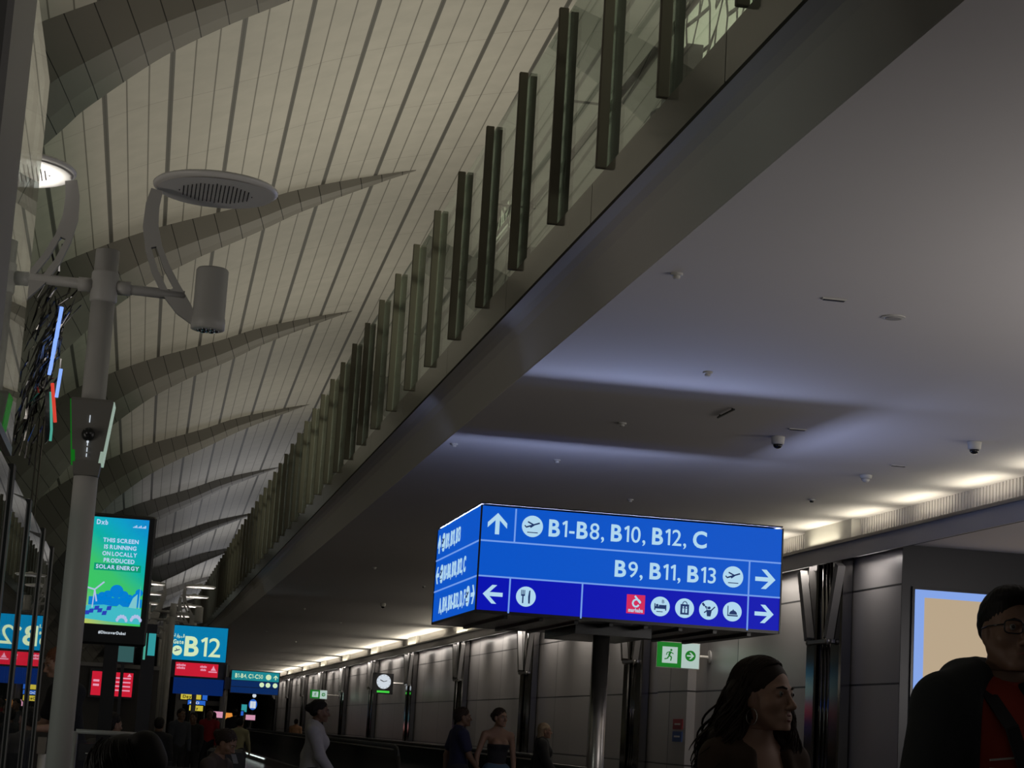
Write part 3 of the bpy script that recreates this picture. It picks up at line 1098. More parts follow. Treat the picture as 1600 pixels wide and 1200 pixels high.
def running_man(F, gd, cu, cv, s, base):
    f = lambda x, y: (cu + x * s, cv + y * s)
    F.poly(gd, [(cu + 0.08 * s + 0.075 * s * math.cos(2 * PI * i / 12), cv + 0.34 * s + 0.075 * s * math.sin(2 * PI * i / 12)) for i in range(12)], base)
    for a, b, w in (((0.04, 0.24), (-0.06, -0.02), 0.13), ((0.02, 0.22), (0.24, 0.10), 0.06), ((0.0, 0.22), (-0.20, 0.16), 0.06), ((-0.20, 0.16), (-0.24, 0.0), 0.055),
                    ((-0.06, -0.02), (0.12, -0.12), 0.085), ((0.12, -0.12), (0.06, -0.36), 0.075), ((-0.06, -0.04), (-0.16, -0.22), 0.085), ((-0.16, -0.22), (-0.36, -0.26), 0.07)):
        bar_on(F, gd, f(*a), f(*b), w * s, base)


def exit_sign(x0, x1, y, z0, z1, label, wallx):
    r = thing('exit_sign', label, 'exit sign', ((x0 + x1) / 2, y, z1), 'running-man exit signs')
    F = Face((x0, y - 0.03, z0), (1, 0, 0), (0, 0, 1))
    w, h = x1 - x0, z1 - z0
    g = G(); F.rect(g, -0.01, w + 0.01, -0.01, h + 0.01, -0.05, 0.05); g.build('housing', M['device'], r)
    g = G(); F.rect(g, 0, w * 0.58, 0, h, 0.0, 0.005); g.build('green_half', M['green'], r)
    g = G(); F.rect(g, w * 0.58, w, 0, h, 0.0, 0.005); F.rect(g, w * 0.12, w * 0.48, h * 0.16, h * 0.82, 0.006, 0.004); g.build('white_half', M['exitwhite'], r)
    g = G()
    running_man(F, g, w * 0.30, h * 0.48, h * 0.62, 0.012)
    F.poly(g, circle(w * 0.79, h * 0.5, h * 0.22, 20), 0.008)
    g.build('running_figure', M['green'], r)
    g = G(); arrow(F, g, w * 0.79, h * 0.5, h * 0.30, -PI / 2, 0.014); g.build('arrow', M['exitwhite'], r)
    if wallx - x1 > 0.03:
        G().tube([(x1, y, (z0 + z1) / 2), (wallx, y, (z0 + z1) / 2)], 0.022, 10).build('wall_arm', M['white'], r)
        G().lathe([(0.10, 0), (0.10, -0.02), (0.05, -0.03)], (wallx, y, (z0 + z1) / 2), 18, (1, 0, 0)).build('flange', M['greypaint'], r)


exit_sign(7.36, 7.98, 27.6, 2.42, 2.77, 'green and white exit sign on a wall arm, above the curly-haired woman', 8.15)
exit_sign(7.02, 7.67, 78.0, 2.35, 2.67, 'tiny far exit sign above the head of the white-shirted person', 8.15)

# clock board
t = thing('clock_board', 'round white clock on a black square board, on an arm from the right wall', 'clock', (7.55, 60.0, 2.97))
FC = Face((7.25, 60.0, 2.36), (1, 0, 0), (0, 0, 1))
g = G(); FC.rect(g, 0, 0.62, 0, 0.62, -0.1, 0.1); g.build('board', M['blackgloss'], t)
g = G(); FC.poly(g, circle(0.33, 0.37, 0.215, 36), 0.0); dial = g.build('dial', M['whiteglow'], t)
g = G()
bar_on(FC, g, (0.33, 0.37), (0.22, 0.42), 0.024, 0.006)
bar_on(FC, g, (0.33, 0.37), (0.43, 0.40), 0.018, 0.006)
for k in range(12):
    a = 2 * PI * k / 12
    bar_on(FC, g, (0.33 + 0.18 * math.cos(a), 0.37 + 0.18 * math.sin(a)), (0.33 + 0.205 * math.cos(a), 0.37 + 0.205 * math.sin(a)), 0.012, 0.006)
g.build('hands', M['black'], dial)
g = G(); FC.rect(g, 0.14, 0.52, 0.04, 0.10, 0.0); g.build('lit_caption', emis('clock_green', (0.05, 0.6, 0.05)), t)
G().tube([(7.87, 59.95, 2.70), (8.15, 59.95, 2.70)], 0.03, 8).build('wall_arm', M['steel'], t)
for nm, z, m_, lb in (('wall_placard', 1.64, 'pplred', 'small red placard on the wall pier, above the blue one'), ('wall_placard', 1.46, 'pplblue', 'small blue placard on the wall pier, below the red one')):
    if m_ not in M:
        M[m_] = mat(m_, (0.25, 0.02, 0.03) if m_ == 'pplred' else (0.03, 0.07, 0.22), 0.5)
    t = thing(nm, lb, 'placard', (8.01, 28.55, z), 'placards on the wall pier')
    G().box(8.005, 8.02, 28.4, 28.9, z - 0.075, z + 0.075).build('plate', M[m_], t)
    G().box(8.002, 8.006, 28.5, 28.8, z - 0.012, z + 0.012).build('print', M['device'], t)

# moving walkway
t = thing('moving_walkway', 'moving walkway with dark glass sides and black handrails along the right', 'walkway', (5.6, 34.4, 0))
M['walkglass'] = mat('walkway_panel', (0.022, 0.03, 0.03), 0.08, spec=0.7)
for x, ystart, nm in ((4.7, 34.4, 0), (6.5, 31.0, 1)):
    yend = 78.0
    pts = [(x, ystart + 0.55, 0.16), (x, ystart + 0.18, 0.22), (x, ystart, 0.50), (x, ystart + 0.10, 0.82), (x, ystart + 0.42, 1.0), (x, ystart + 0.9, 1.03), (x, yend, 1.03)]
    G().tube(pts, 0.042, 10).build('handrail', M['rubber'], t, True)
    G().box(x - 0.012, x + 0.012, ystart + 0.12, yend, 0.18, 0.98).build('side_panel', M['walkglass'], t)
    G().box(x - 0.09, x + 0.09, ystart + 0.15, yend, 0.0, 0.19).build('skirt', M['steel'], t)
    G().box(x - 0.03, x + 0.03, ystart + 0.5, yend, 0.965, 0.985).build('rail_trim', M['steel'], t)
g = G()
y = 66.0
while y < 76:
    g.box(4.585, 4.605, y, y + 1.3, 0.13, 0.17)
    y += 1.75
g.build('light_strip', M['led'], t)
G().box(4.79, 6.41, 33.5, 78.0, 0.0, 0.03).build('pallets', M['blackgloss'], t)

# low wall rail behind the standing people
t = thing('wall_rail', 'low metal guard rail along the foot of the right wall', 'rail', (7.9, 40.0, 0))
G().box(7.72, 7.86, 30.5, 104.0, 0.84, 0.88).build('top_rail', M['steel'], t)
G().box(7.76, 7.82, 30.5, 104.0, 0.0, 0.84).build('panel', M['loungewall'], t)

# ------------------------------------------------------------------ lamp posts
def lamp_post(x, y, label, lit=(False, True), gadget=None):
    """two uplight projectors on a crossbar, each under a round reflector disc"""
    r = thing('lamp_post', label, 'lamp post', (x, y, 0), 'reflector lamp posts down the hall')
    G().tube([(0, 0, 0), (0, 0, 3.60)], 0.06, 24).build('pole', M['lampgrey'], r, True, True)
    G().lathe([(0.14, 0), (0.14, 0.02), (0.07, 0.05)], (0, 0, 0), 24).build('base', M['lampgrey'], r, False, True)
    G().lathe([(0.062, 3.33), (0.068, 3.34), (0.068, 3.48), (0.062, 3.49)], (0, 0, 0), 24).build('collar', M['lampgrey'], r, True, True)
    g = G()
    g.tube([(-0.40, 0, 3.425), (0.40, 0, 3.405)], 0.026, 14)
    for s in (-1, 1):
        g.tube([(s * 0.06, 0, 3.415), (s * 0.13, 0, 3.415)], 0.036, 14)
    g.build('crossbar', M['lampgrey'], r, True, True)
    for s, on in ((1, lit[0]), (-1, lit[1])):
        # curved slotted strap from the projector up to the inner edge of the disc
        path = [(0.47, 3.27), (0.40, 3.34), (0.33, 3.43), (0.27, 3.53), (0.225, 3.64), (0.20, 3.75), (0.20, 3.86), (0.215, 3.94)]
        wid = [0.035, 0.085, 0.10, 0.095, 0.085, 0.078, 0.07, 0.06]
        g = G()
        L, R_ = [], []
        for i, (px, pz) in enumerate(path):
            a = Vector(path[min(i + 1, 7)]) - Vector(path[max(i - 1, 0)])
            n = Vector((a.y, -a.x)).normalized() * wid[i] / 2
            L.append((px - n.x, pz - n.y)); R_.append((px + n.x, pz + n.y))
        for q in (-0.012, 0.012):
            for i in range(7):
                if i in (2, 3):     # the slot leaves two narrow flanks
                    for A, B in ((L, 0.68), (R_, 0.68)):
                        m0 = [(A[i][k] * (1 - 0.34) + (R_ if A is L else L)[i][k] * 0.34) for k in (0, 1)]
                        m1 = [(A[i + 1][k] * (1 - 0.34) + (R_ if A is L else L)[i + 1][k] * 0.34) for k in (0, 1)]
                        quad = [A[i], A[i + 1], m1, m0]
                        g.prism([(s * u, v) for u, v in quad], (0, q - 0.008, 0), (1, 0, 0), (0, 0, 1), (0, 1, 0), 0.016)
                else:
                    quad = [L[i], L[i + 1], R_[i + 1], R_[i]]
                    g.prism([(s * u, v) for u, v in quad], (0, q - 0.008, 0), (1, 0, 0), (0, 0, 1), (0, 1, 0), 0.016)
        g.build('bracket', M['lampgrey'], r, False, True)
        g = G()
        g.lathe([(0.0, 3.56), (0.075, 3.56), (0.082, 3.55), (0.082, 3.305), (0.086, 3.30), (0.086, 3.245), (0.074, 3.24)], (s * 0.53, 0, 0), 28)
        pr = g.build('projector', M['lampgrey'], r, True, True)
        g = G()
        g.lathe([(0.072, 3.244), (0.066, 3.25)], (s * 0.53, 0, 0), 24)
        for k in range(7):
            a = 2 * PI * k / 6
            rr = 0 if k == 6 else 0.042
            g.sphere((s * 0.53 + rr * math.cos(a), rr * math.sin(a), 3.243), (0.017, 0.017, 0.012), 10, 6)
        g.build('lens', M['mirror'], pr, True, True)
        g = G()
        g.lathe([(0.30, 3.965), (0.318, 3.975), (0.320, 3.985), (0.308, 3.995), (0.18, 4.010), (0.0, 4.014)], (s * 0.51, 0, 0), 40)
        g.box(s * 0.51 - 0.05, s * 0.51 + 0.05, -0.05, 0.05, 4.008, 4.04, 0.01)
        dk = g.build('reflector_disc', M['disc'], r, True, True)
        g = G()
        g.lathe([(0.296, 3.958), (0.19, 3.964)], (s * 0.51, 0, 0), 40)
        g.build('underside', M['disc'], dk, False, True)
        g = G()
        for i in range(-9, 10):
            for j in range(-9, 10):
                fx, fy = i * 0.0205, j * 0.0205
                if math.hypot(fx, fy) < 0.185:
                    zc = 3.955
                    h = 0.0095
                    c = Vector((s * 0.51 + fx, fy, zc))
                    vs = [c + Vector((-h, -h, 0.012)), c + Vector((h, -h, 0.012)), c + Vector((h, h, 0.012)), c + Vector((-h, h, 0.012)), c + Vector((0.002, -0.001, -0.004))]
                    g.add(vs, [(0, 1, 4), (1, 2, 4), (2, 3, 4), (3, 0, 4), (3, 2, 1, 0)])
        g.build('mirror_facets', M['mirror'], dk, False, True)
    if gadget:
        b = G()
        zt, zb = 2.82, 2.445
        vs = []
        for z, hw, d0, d1 in ((zt, 0.100, -0.135, 0.06), (zt - 0.015, 0.103, -0.14, 0.06), (zb + 0.07, 0.070, -0.125, 0.06), (zb, 0.060, -0.10, 0.05)):
            vs += [(-hw, d0, z), (hw, d0, z), (hw, d1, z), (-hw, d1, z)]
        fs = [(0, 1, 2, 3), (15, 14, 13, 12)]
        for k in range(3):
            for i in range(4):
                j = (i + 1) % 4
                fs.append((k * 4 + i, k * 4 + 4 + i, k * 4 + 4 + j, k * 4 + j))
        b.add(vs, fs)
        bx = b.build('call_box', M['boxgrey'], r, False, True)
        b = G()
        b.sphere((-0.005, -0.137, 2.640), (0.033, 0.028, 0.033), 18, 12)
        b.lathe([(0.018, 0), (0.018, 0.03)], (-0.005, -0.185, 2.643), 6, (0, 1, 0))
        b.build('knob', M['darkpost'], bx, True, True)
        b = G()
        for z0, z1 in ((2.70, 2.735), (2.585, 2.60), (2.555, 2.575), (2.53, 2.545)):
            b.box(-0.006, -0.002, -0.142, -0.128, z0, z1)
        b.box(-0.009, 0.001, -0.142, -0.128, 2.600, 2.612)
        tag(b.build('indicator', M['whiteglow'], bx, False, True), 'tiny white indicator light')
        for s, m_, nm in ((-1, 'sidegreen', 'green_side'), (1, 'sidepale', 'pale_side')):
            b = G()
            q = [(s * 0.108, -0.138, zt - 0.01), (s * 0.112, 0.05, zt - 0.01), (s * 0.080, 0.05, zb + 0.06), (s * 0.076, -0.125, zb + 0.06)]
            q2 = [(x - s * 0.020, y_, z) for x, y_, z in q]
            b.add(q + q2, [(0, 1, 2, 3) if s > 0 else (3, 2, 1, 0), (4, 7, 6, 5), (0, 4, 5, 1), (1, 5, 6, 2), (2, 6, 7, 3), (3, 7, 4, 0)])
            tag(b.build(nm, M[m_], bx, False, True), 'lit green side' if s < 0 else 'lit pale side')
    if lit[0]:
        spot_light('projector_beam', (x + 0.53, y, 3.60), (0, 0, 1), 22, (1, 0.96, 0.88), math.radians(86), 0.3, 0.03)
    if lit[1]:
        spot_light('projector_beam', (x - 0.53, y, 3.60), (0, 0, 1), 22, (1, 0.96, 0.88), math.radians(86), 0.3, 0.03)
    return r


lamp_post(-0.29, 10.0, 'tall grey lamp post in the left foreground, its left disc lit', (False, True), True)
for x, y, lb in ((0.80, 41.5, 'far grey lamp post with lit discs left of the gate sign, nearest of its row'), (0.80, 45.0, 'second far lamp post behind the gate sign post'),
                 (0.80, 49.0, 'third far lamp post of the row under the vault'), (0.80, 54.0, 'furthest lamp post of the row under the vault')):
    lamp_post(x, y, lb, (True, True))

# ------------------------------------------------------------------ glass partition at the left
GX = -0.552
t = thing('glass_partition', 'low glass partition with dark metal posts at the left edge', 'partition', (GX, 10.0, 0))
for y in (7.15, 8.55, 9.95, 11.5, 12.75):
    p = G().box(GX - 0.016, GX + 0.016, y - 0.022, y + 0.022, 0.0, 2.31, 0.004)
    po = p.build('post', M['darkpost'], t)
    q = G()
    for s in (-1, 1):
        q.box(GX + 0.016, GX + 0.019, y + s * 0.018 - 0.004, y + s * 0.018 + 0.004, 0.0, 2.30)
        q.box(GX + s * 0.0145 - 0.002, GX + s * 0.0145 + 0.002, y - 0.025, y - 0.022, 0.0, 2.30)
    q.build('edge_trim', M['steel'], po)
for a, b in ((7.175, 8.525), (8.575, 9.925), (9.975, 11.475), (11.525, 12.725)):
    G().box(GX - 0.006, GX + 0.006, a, b, 0.08, 2.27).build('pane', M['glass'], t)
G().box(GX - 0.03, GX + 0.03, 7.15, 12.75, 0.0, 0.08).build('bottom_rail', M['steel'], t)
t.rotation_euler = (0, 0, -0.0047)
t = thing('glass_fin', 'tall glass fin beside a grey column at the top left corner', 'glass', (GX, 10.0, 0))
G().box(GX - 0.010, GX + 0.010, 7.0, 8.32, 2.35, 3.92).build('pane', M['glass'], t)
G().box(GX - 0.012, GX + 0.012, 7.0, 8.32, 2.312, 2.35).build('shoe', M['steel'], t)
t.rotation_euler = (0, 0, -0.0047)
t = thing('grey_column', 'grey clad column cut by the left frame edge', 'column', (GX - 0.2, 6.5, 0))
g = G().box(GX - 0.40, GX + 0.02, 6.05, 6.97, 0.0, 4.6, 0.02)
g.build('cladding', M['greypaint'], t)
G().box(GX - 0.44, GX + 0.06, 6.0, 7.02, 0.0, 0.15).build('plinth', M['steel'], t)

# ------------------------------------------------------------------ ribbon sculpture with light tubes
t = thing('ribbon_sculpture', 'dark metal ribbon sculpture with blue light tubes, left of the lamp post', 'sculpture', (-0.74, 14.0, 0))
for x in (-0.765, -0.735):
    G().tube([(x, 14.0, 0.0), (x + 0.01, 14.0, 3.3)], 0.007, 8).build('rod', M['darkmetal'], t, True)
G().lathe([(0.16, 0), (0.16, 0.02), (0.03, 0.04)], (-0.75, 14.0, 0), 20).build('foot', M['darkmetal'], t)
rnd = random.Random(11)
for k in range(46):
    z0 = 2.92 + rnd.random() * 0.95
    x0 = -0.80 - rnd.random() * 0.14 + (z0 - 3.0) * 0.05
    ln = 0.35 + rnd.random() * 0.45
    ph = rnd.random() * 6
    pts = []
    for i in range(7):
        q = i / 6
        pts.append((x0 + 0.22 * q ** 1.3 * (0.5 + 0.5 * rnd.random()) + 0.015 * math.sin(ph + 5 * q), 14.0 + (rnd.random() - 0.5) * 0.04 + 0.12 * math.sin(ph), z0 + ln * q))
    g = G()
    vs, fs = [], []
    for i, p in enumerate(pts):
        w = 0.011 * (1 - 0.5 * abs(i / 3 - 1))
        a = ph + i * 0.5
        dx, dy = w * math.cos(a), w * math.sin(a)
        for s1, s2 in ((1, 1), (-1, 1), (-1, -1), (1, -1)):
            vs.append((p[0] + s1 * dx - s2 * dy * 0.12, p[1] + s1 * dy + s2 * dx * 0.12, p[2]))
    for i in range(6):
        for j in range(4):
            k2 = (j + 1) % 4
            fs.append((i * 4 + j, i * 4 + k2, i * 4 + 4 + k2, i * 4 + 4 + j))
    fs += [(3, 2, 1, 0), (24, 25, 26, 27)]
    g.add(vs, fs)
    g.build('ribbon', M['darkmetal'], t)
for k in range(10):
    a = k / 9
    zc = 3.62 + 0.035 * k
    x0 = -0.715 + 0.004 * k
    hh = 0.10 + 0.02 * (k % 3)
    tag(G().tube([(x0 - 0.004, 13.90 - 0.016 * k, zc - hh + 0.06), (x0 + 0.008, 13.90 - 0.016 * k, zc + hh)], 0.012, 8).build('light_tube', M['neonblue'], t, True), 'blue glowing tube')
tag(G().tube([(-0.652, 13.85, 3.42), (-0.640, 13.85, 3.62)], 0.012, 8).build('light_tube', M['neonblue'], t, True), 'blue glowing tube')
tag(G().tube([(-0.69, 13.88, 3.52), (-0.645, 13.88, 3.25)], 0.012, 8).build('light_tube', M['neonred'], t, True), 'red glowing tube')
g = G()
g.prism([(-0.735, 3.47), (-0.700, 3.49), (-0.660, 3.15), (-0.70, 3.10)], (0, 13.9, 0), (1, 0, 0), (0, 0, 1), (0, 1, 0), 0.05)
tag(g.build('leaf_panel', M['devicedark'], t), 'dark leaf panel')
tag(G().tube([(-0.695, 13.89, 3.46), (-0.665, 13.89, 3.20), (-0.665, 13.89, 3.12)], 0.009, 8).build('light_tube', M['neongreen'], t, True), 'green glowing tube')

# ------------------------------------------------------------------ advertising screen on a stand
AX0, AX1, AZ0, AZ1, AY = -0.2796, 0.0862, 1.681, 2.421, 11.5
AK = 0.5227      # a small portrait screen
t = thing('advertising_screen', 'tall lit blue-green advertising screen about solar energy on a black stand', 'screen', (-0.097, AY, 0))
G().box(AX0, AX1, AY, AY + 0.10, AZ0, AZ1, 0.012).build('casing', M['blackgloss'], t)
G().box(-0.140, -0.062, AY + 0.02, AY + 0.08, 0.0, AZ0 + 0.02).build('stand', M['blackgloss'], t)
G().box(-0.26, 0.06, AY - 0.15, AY + 0.25, 0.0, 0.03).build('foot', M['blackgloss'], t)
F = Face((AX0 + 0.0105, AY - 0.001, AZ0 + 0.1125), (1, 0, 0), (0, 0, 1))
F.u *= AK; F.v *= AK
w, h = 0.60, 1.155
vs = [F.o + F.u * a + F.v * b + F.n * 0.004 for a, b in ((0, 0), (w, 0), (w, h), (0, h))] + [F.o + F.u * a + F.v * b for a, b in ((0, 0), (w, 0), (w, h), (0, h))]
sc_ = link_mesh('picture', vs, [(0, 1, 2, 3), (7, 6, 5, 4), (0, 4, 5, 1), (1, 5, 6, 2), (2, 6, 7, 3), (3, 7, 4, 0)], M['screen'], t, False, [(0, 0), (1, 0), (1, 1), (0, 1)] * 2)
M['adtext'] = emis('ad_text', (0.50, 0.62, 0.90)); M['adband'] = emis('ad_band', (0.0, 0.30, 0.16)); M['adblue'] = emis('ad_blue', (0.0, 0.20, 0.62))
M['addeep'] = emis('ad_deep', (0.02, 0.05, 0.45)); M['adsail'] = emis('ad_sail', (0.20, 0.55, 0.60)); M['adhill'] = emis('ad_hill', (0.05, 0.48, 0.55)); M['adpale'] = emis('ad_pale', (0.42, 0.50, 0.75))
g = G(); F.rect(g, 0.055, 0.555, 0.578, 0.655, 0.004, 0.002); g.build('caption_band', M['adband'], sc_)
g = G()
for i, (tx, wd) in enumerate((('THIS SCREEN', 0.38), ('IS RUNNING', 0.345), ('ON LOCALLY', 0.37), ('PRODUCED', 0.33))):
    F.text(g, tx, 0.315 - wd / 2, 0.888 - i * 0.073, 0.043, wd, '', 0.006, bold=True)
F.text(g, 'SOLAR ENERGY', 0.075, 0.597, 0.042, 0.46, '', 0.008, bold=True)
F.text(g, 'Dxb', 0.04, 1.075, 0.05, 0.12, '', 0.006, bold=True)
for k in range(9):
    F.rect(g, 0.43 + k * 0.016, 0.442 + k * 0.016, 1.062, 1.070 + 0.010 * (k % 3), 0.006, 0.002)
tag(g.build('caption', M['adtext'], sc_), 'pale blue capital letters')
g = G()
for cx, cy, rr in ((0.32, 0.36, 0.072), (0.23, 0.315, 0.05), (0.17, 0.30, 0.045), (0.40, 0.32, 0.05), (0.46, 0.29, 0.045), (0.11, 0.29, 0.03), (0.53, 0.31, 0.04), (0.56, 0.36, 0.04)):
    F.poly(g, circle(cx, cy, rr, 20), 0.0045, 0.0015)
F.rect(g, 0.03, 0.598, 0.20, 0.29, 0.0045, 0.0015)
g.build('cloud_shapes', M['adblue'], sc_)
g = G()
F.poly(g, [(0.0, 0.19), (0.20, 0.21), (0.33, 0.19), (0.36, 0.225), (0.40, 0.20), (0.598, 0.185), (0.598, 0.02), (0.30, 0.03), (0.0, 0.05)], 0.0065, 0.001)
g.build('hill_shapes', M['adhill'], sc_)
g = G()
F.poly(g, [(0.46, 0.195), (0.50, 0.30), (0.545, 0.345), (0.545, 0.19)], 0.0078, 0.001)
F.poly(g, [(0.562, 0.19), (0.570, 0.45), (0.578, 0.19)], 0.0078, 0.001)
g.build('sail_shapes', M['adsail'], sc_)
g = G()
bar_on(F, g, (0.075, 0.17), (0.085, 0.365), 0.012, 0.008)
for ang in (0.75, 2.9, 4.95):
    bar_on(F, g, (0.085, 0.365), (0.085 + 0.13 * math.cos(ang), 0.365 + 0.13 * math.sin(ang)), 0.016, 0.009)
g.build('turbine_shape', M['adpale'], sc_)
for cx, cy in ((0.40, 0.05), (0.55, 0.06)):
    g = G()
    for a in np.linspace(0.3, PI - 0.3, 6):
        F.poly(g, [(cx + 0.05 * math.cos(a) + 0.016 * math.cos(q), max(0.004, cy - 0.01 + 0.055 * math.sin(a) + 0.022 * math.sin(q))) for q in np.linspace(0, 2 * PI, 10)[:-1]], 0.009, 0.001)
    g.build('flower_shape', M['adpale'], sc_)
g = G()
for cx, cy in ((0.07, 0.135), (0.16, 0.145), (0.21, 0.12), (0.255, 0.175), (0.125, 0.17), (0.03, 0.115)):
    F.poly(g, [(cx - 0.028, cy - 0.025), (cx + 0.02, cy - 0.02), (cx + 0.028, cy + 0.025), (cx - 0.02, cy + 0.02)], 0.0095, 0.001)
g.build('solar_shapes', M['addeep'], sc_)
g = G(); FF = Face((AX0, AY - 0.001, AZ0), (1, 0, 0), (0, 0, 1)); FF.u *= AK; FF.v *= AK; FF.text(g, '#DiscoverDubai', 0.185, 0.115, 0.030, 0.29, '', 0.0, bold=True)
tag(g.build('caption', M['whiteglow'], t), 'white hashtag line on the casing')

# ------------------------------------------------------------------ gate sign B12
t = thing('gate_sign', 'lit teal gate sign B12 over a red flight display', 'sign', (1.43, 43.0, 0))
G().box(0.80, 2.04, 43.0, 43.12, 2.50, 3.25).build('casing', M['blackgloss'], t)
FG = Face((0.82, 42.998, 2.51), (1, 0, 0), (0, 0, 1))
g = G(); FG.rect(g, 0, 1.20, 0, 0.72, 0.0); fc = g.build('lit_face', M['teal'], t)
g = G()
FG.text(g, 'B12', 0.315, 0.10, 0.40, 0.76, 'B', 0.004, gap=0.06)
FG.text(g, 'Gate', 0.07, 0.335, 0.085, 0.22, '', 0.004, bold=True)
FG.text(g, '\ufe94\ufe91\ufe8d\ufeee\ufe92\ufedf\ufe8d', 0.075, 0.47, 0.07, 0.22, '', 0.004, gap=0.0)
FG.poly(g, circle(0.165, 0.19, 0.105), 0.004)
g.build('lettering', M['tealwhite'], fc)
g = G(); bar_on(FG, g, (0.11, 0.175), (0.22, 0.215), 0.02, 0.009); bar_on(FG, g, (0.14, 0.23), (0.17, 0.20), 0.016, 0.009); g.build('plane_mark', M['signicon'], fc)
G().box(0.77, 2.06, 43.0, 43.14, 2.14, 2.50).build('display_casing', M['blackgloss'], t)
FR = Face((0.98, 42.998, 2.18), (1, 0, 0), (0, 0, 1))
g = G(); FR.rect(g, 0, 0.90, 0, 0.28, 0.0); rd = g.build('red_display', M['red'], t)
g = G()
for u0, u1, v0 in ((0.02, 0.22, 0.20), (0.03, 0.21, 0.14), (0.52, 0.66, 0.19), (0.53, 0.65, 0.125)):
    for k in range(5):
        q = u0 + (u1 - u0) * k / 5
        FR.rect(g, q, q + (u1 - u0) / 6.2, v0, v0 + 0.035 + 0.010 * (k % 2), 0.004)
FR.poly(g, [(0.74, 0.14), (0.86, 0.14), (0.82, 0.20), (0.80, 0.25), (0.78, 0.20)], 0.004); FR.rect(g, 0.70, 0.88, 0.10, 0.125, 0.004)
g.build('display_text', M['redtext'], rd)
G().box(0.97, 2.02, 43.02, 43.10, 1.80, 2.14).build('lower_panel', emis('lit_navy', (0.001, 0.014, 0.095)), t)
G().tube([(1.43, 43.2, 0), (1.43, 43.2, 3.2)], 0.05, 12).build('pole', M['greypaint'], t, True)

t = thing('direction_sign', 'small far teal and navy sign to gates B1 and C1 on a thin pole', 'sign', (2.62, 42.5, 0))
FS = Face((2.15, 42.448, 1.89), (1, 0, 0), (0, 0, 1))
G().box(2.13, 3.16, 42.45, 42.55, 1.88, 2.36).build('casing', M['blackgloss'], t)
g = G(); FS.rect(g, 0, 0.99, 0.265, 0.455, 0.0); f1 = g.build('teal_row', emis('sign_teal', (0.01, 0.22, 0.26)), t)
g = G(); FS.rect(g, 0, 0.99, 0.13, 0.255, 0.0); FS.rect(g, 0, 0.99, 0.0, 0.12, 0.0); f2 = g.build('navy_rows', emis('sign_navy', (0.002, 0.02, 0.10)), t)
g = G(); FS.text(g, 'B1-B4, C1-C50', 0.07, 0.315, 0.085, 0.58, 'BC', 0.004)
FS.poly(g, circle(0.77, 0.355, 0.058), 0.004); arrow(FS, g, 0.92, 0.355, 0.10, 0, 0.004)
for cu in (0.64, 0.77, 0.92):
    FS.poly(g, circle(cu, 0.19, 0.05), 0.004)
g.build('lettering', M['tealwhite'], f1)
G().tube([(2.07, 42.6, 0), (2.07, 42.6, 2.45)], 0.03, 10).build('pole', M['greypaint'], t, True)
G().box(2.02, 2.13, 42.54, 42.66, 1.95, 2.2).build('clamp', M['blackgloss'], t)

# ------------------------------------------------------------------ gate lounge and far shops under the vault
t = thing('lounge_partition', 'dark lounge wall behind the advertising screen', 'partition', (-2.2, 38.2, 0))
G().box(-5.0, 0.58, 38.1, 38.3, 0.0, 2.15).build('panel', M['loungewall'], t)
G().box(-5.0, 0.60, 38.06, 38.34, 2.15, 2.22).build('cap', M['greypaint'], t)
t = thing('flight_display', 'red flight display half hidden by the advertising screen stand', 'display', (-0.25, 38.0, 1.85))
FD = Face((-0.64, 37.97, 1.62), (1, 0, 0), (0, 0, 1))
G().box(-0.68, 0.15, 37.97, 38.03, 1.58, 2.10).build('casing', M['blackgloss'], t)
g = G(); FD.rect(g, 0, 0.75, 0, 0.44, 0.0); fd = g.build('red_screen', M['red'], t)
g = G()
for i in range(4):
    FD.rect(g, 0.44 - 0.03 * (i % 2), 0.71, 0.10 + 0.075 * i, 0.125 + 0.075 * i, 0.004)
FD.rect(g, 0.03, 0.14, 0.25, 0.29, 0.004); FD.rect(g, 0.03, 0.14, 0.17, 0.21, 0.004)
FD.poly(g, [(0.64, 0.37), (0.72, 0.37), (0.68, 0.43)], 0.004)
g.build('display_text', M['redtext'], fd)
t = thing('info_screen', 'narrow glowing teal screen left of the gate sign', 'screen', (0.30, 37.0, 2.2))
G().box(0.22, 0.46, 37.0, 37.08, 0.0, 2.95).build('casing', M['blackgloss'], t)
G().box(0.32, 0.45, 36.985, 37.0, 2.38, 2.78).build('lit_face', M['tealglow'], t)
G().box(0.245, 0.285, 36.985, 37.0, 2.30, 2.78).build('edge_light', M['neongreen'], t)
t = thing('teal_screen', 'dim teal screen low between the advertising stand and the narrow screen', 'screen', (-0.15, 37.9, 2.2))
G().box(-0.30, 0.10, 37.60, 37.67, 2.22, 2.62).build('casing', M['blackgloss'], t)
G().box(-0.28, 0.08, 37.585, 37.60, 2.25, 2.60).build('lit_face', emis('dim_teal', (0.03, 0.09, 0.09)), t)
G().box(-0.13, -0.07, 37.61, 37.70, 0.0, 2.25).build('stand', M['blackgloss'], t)


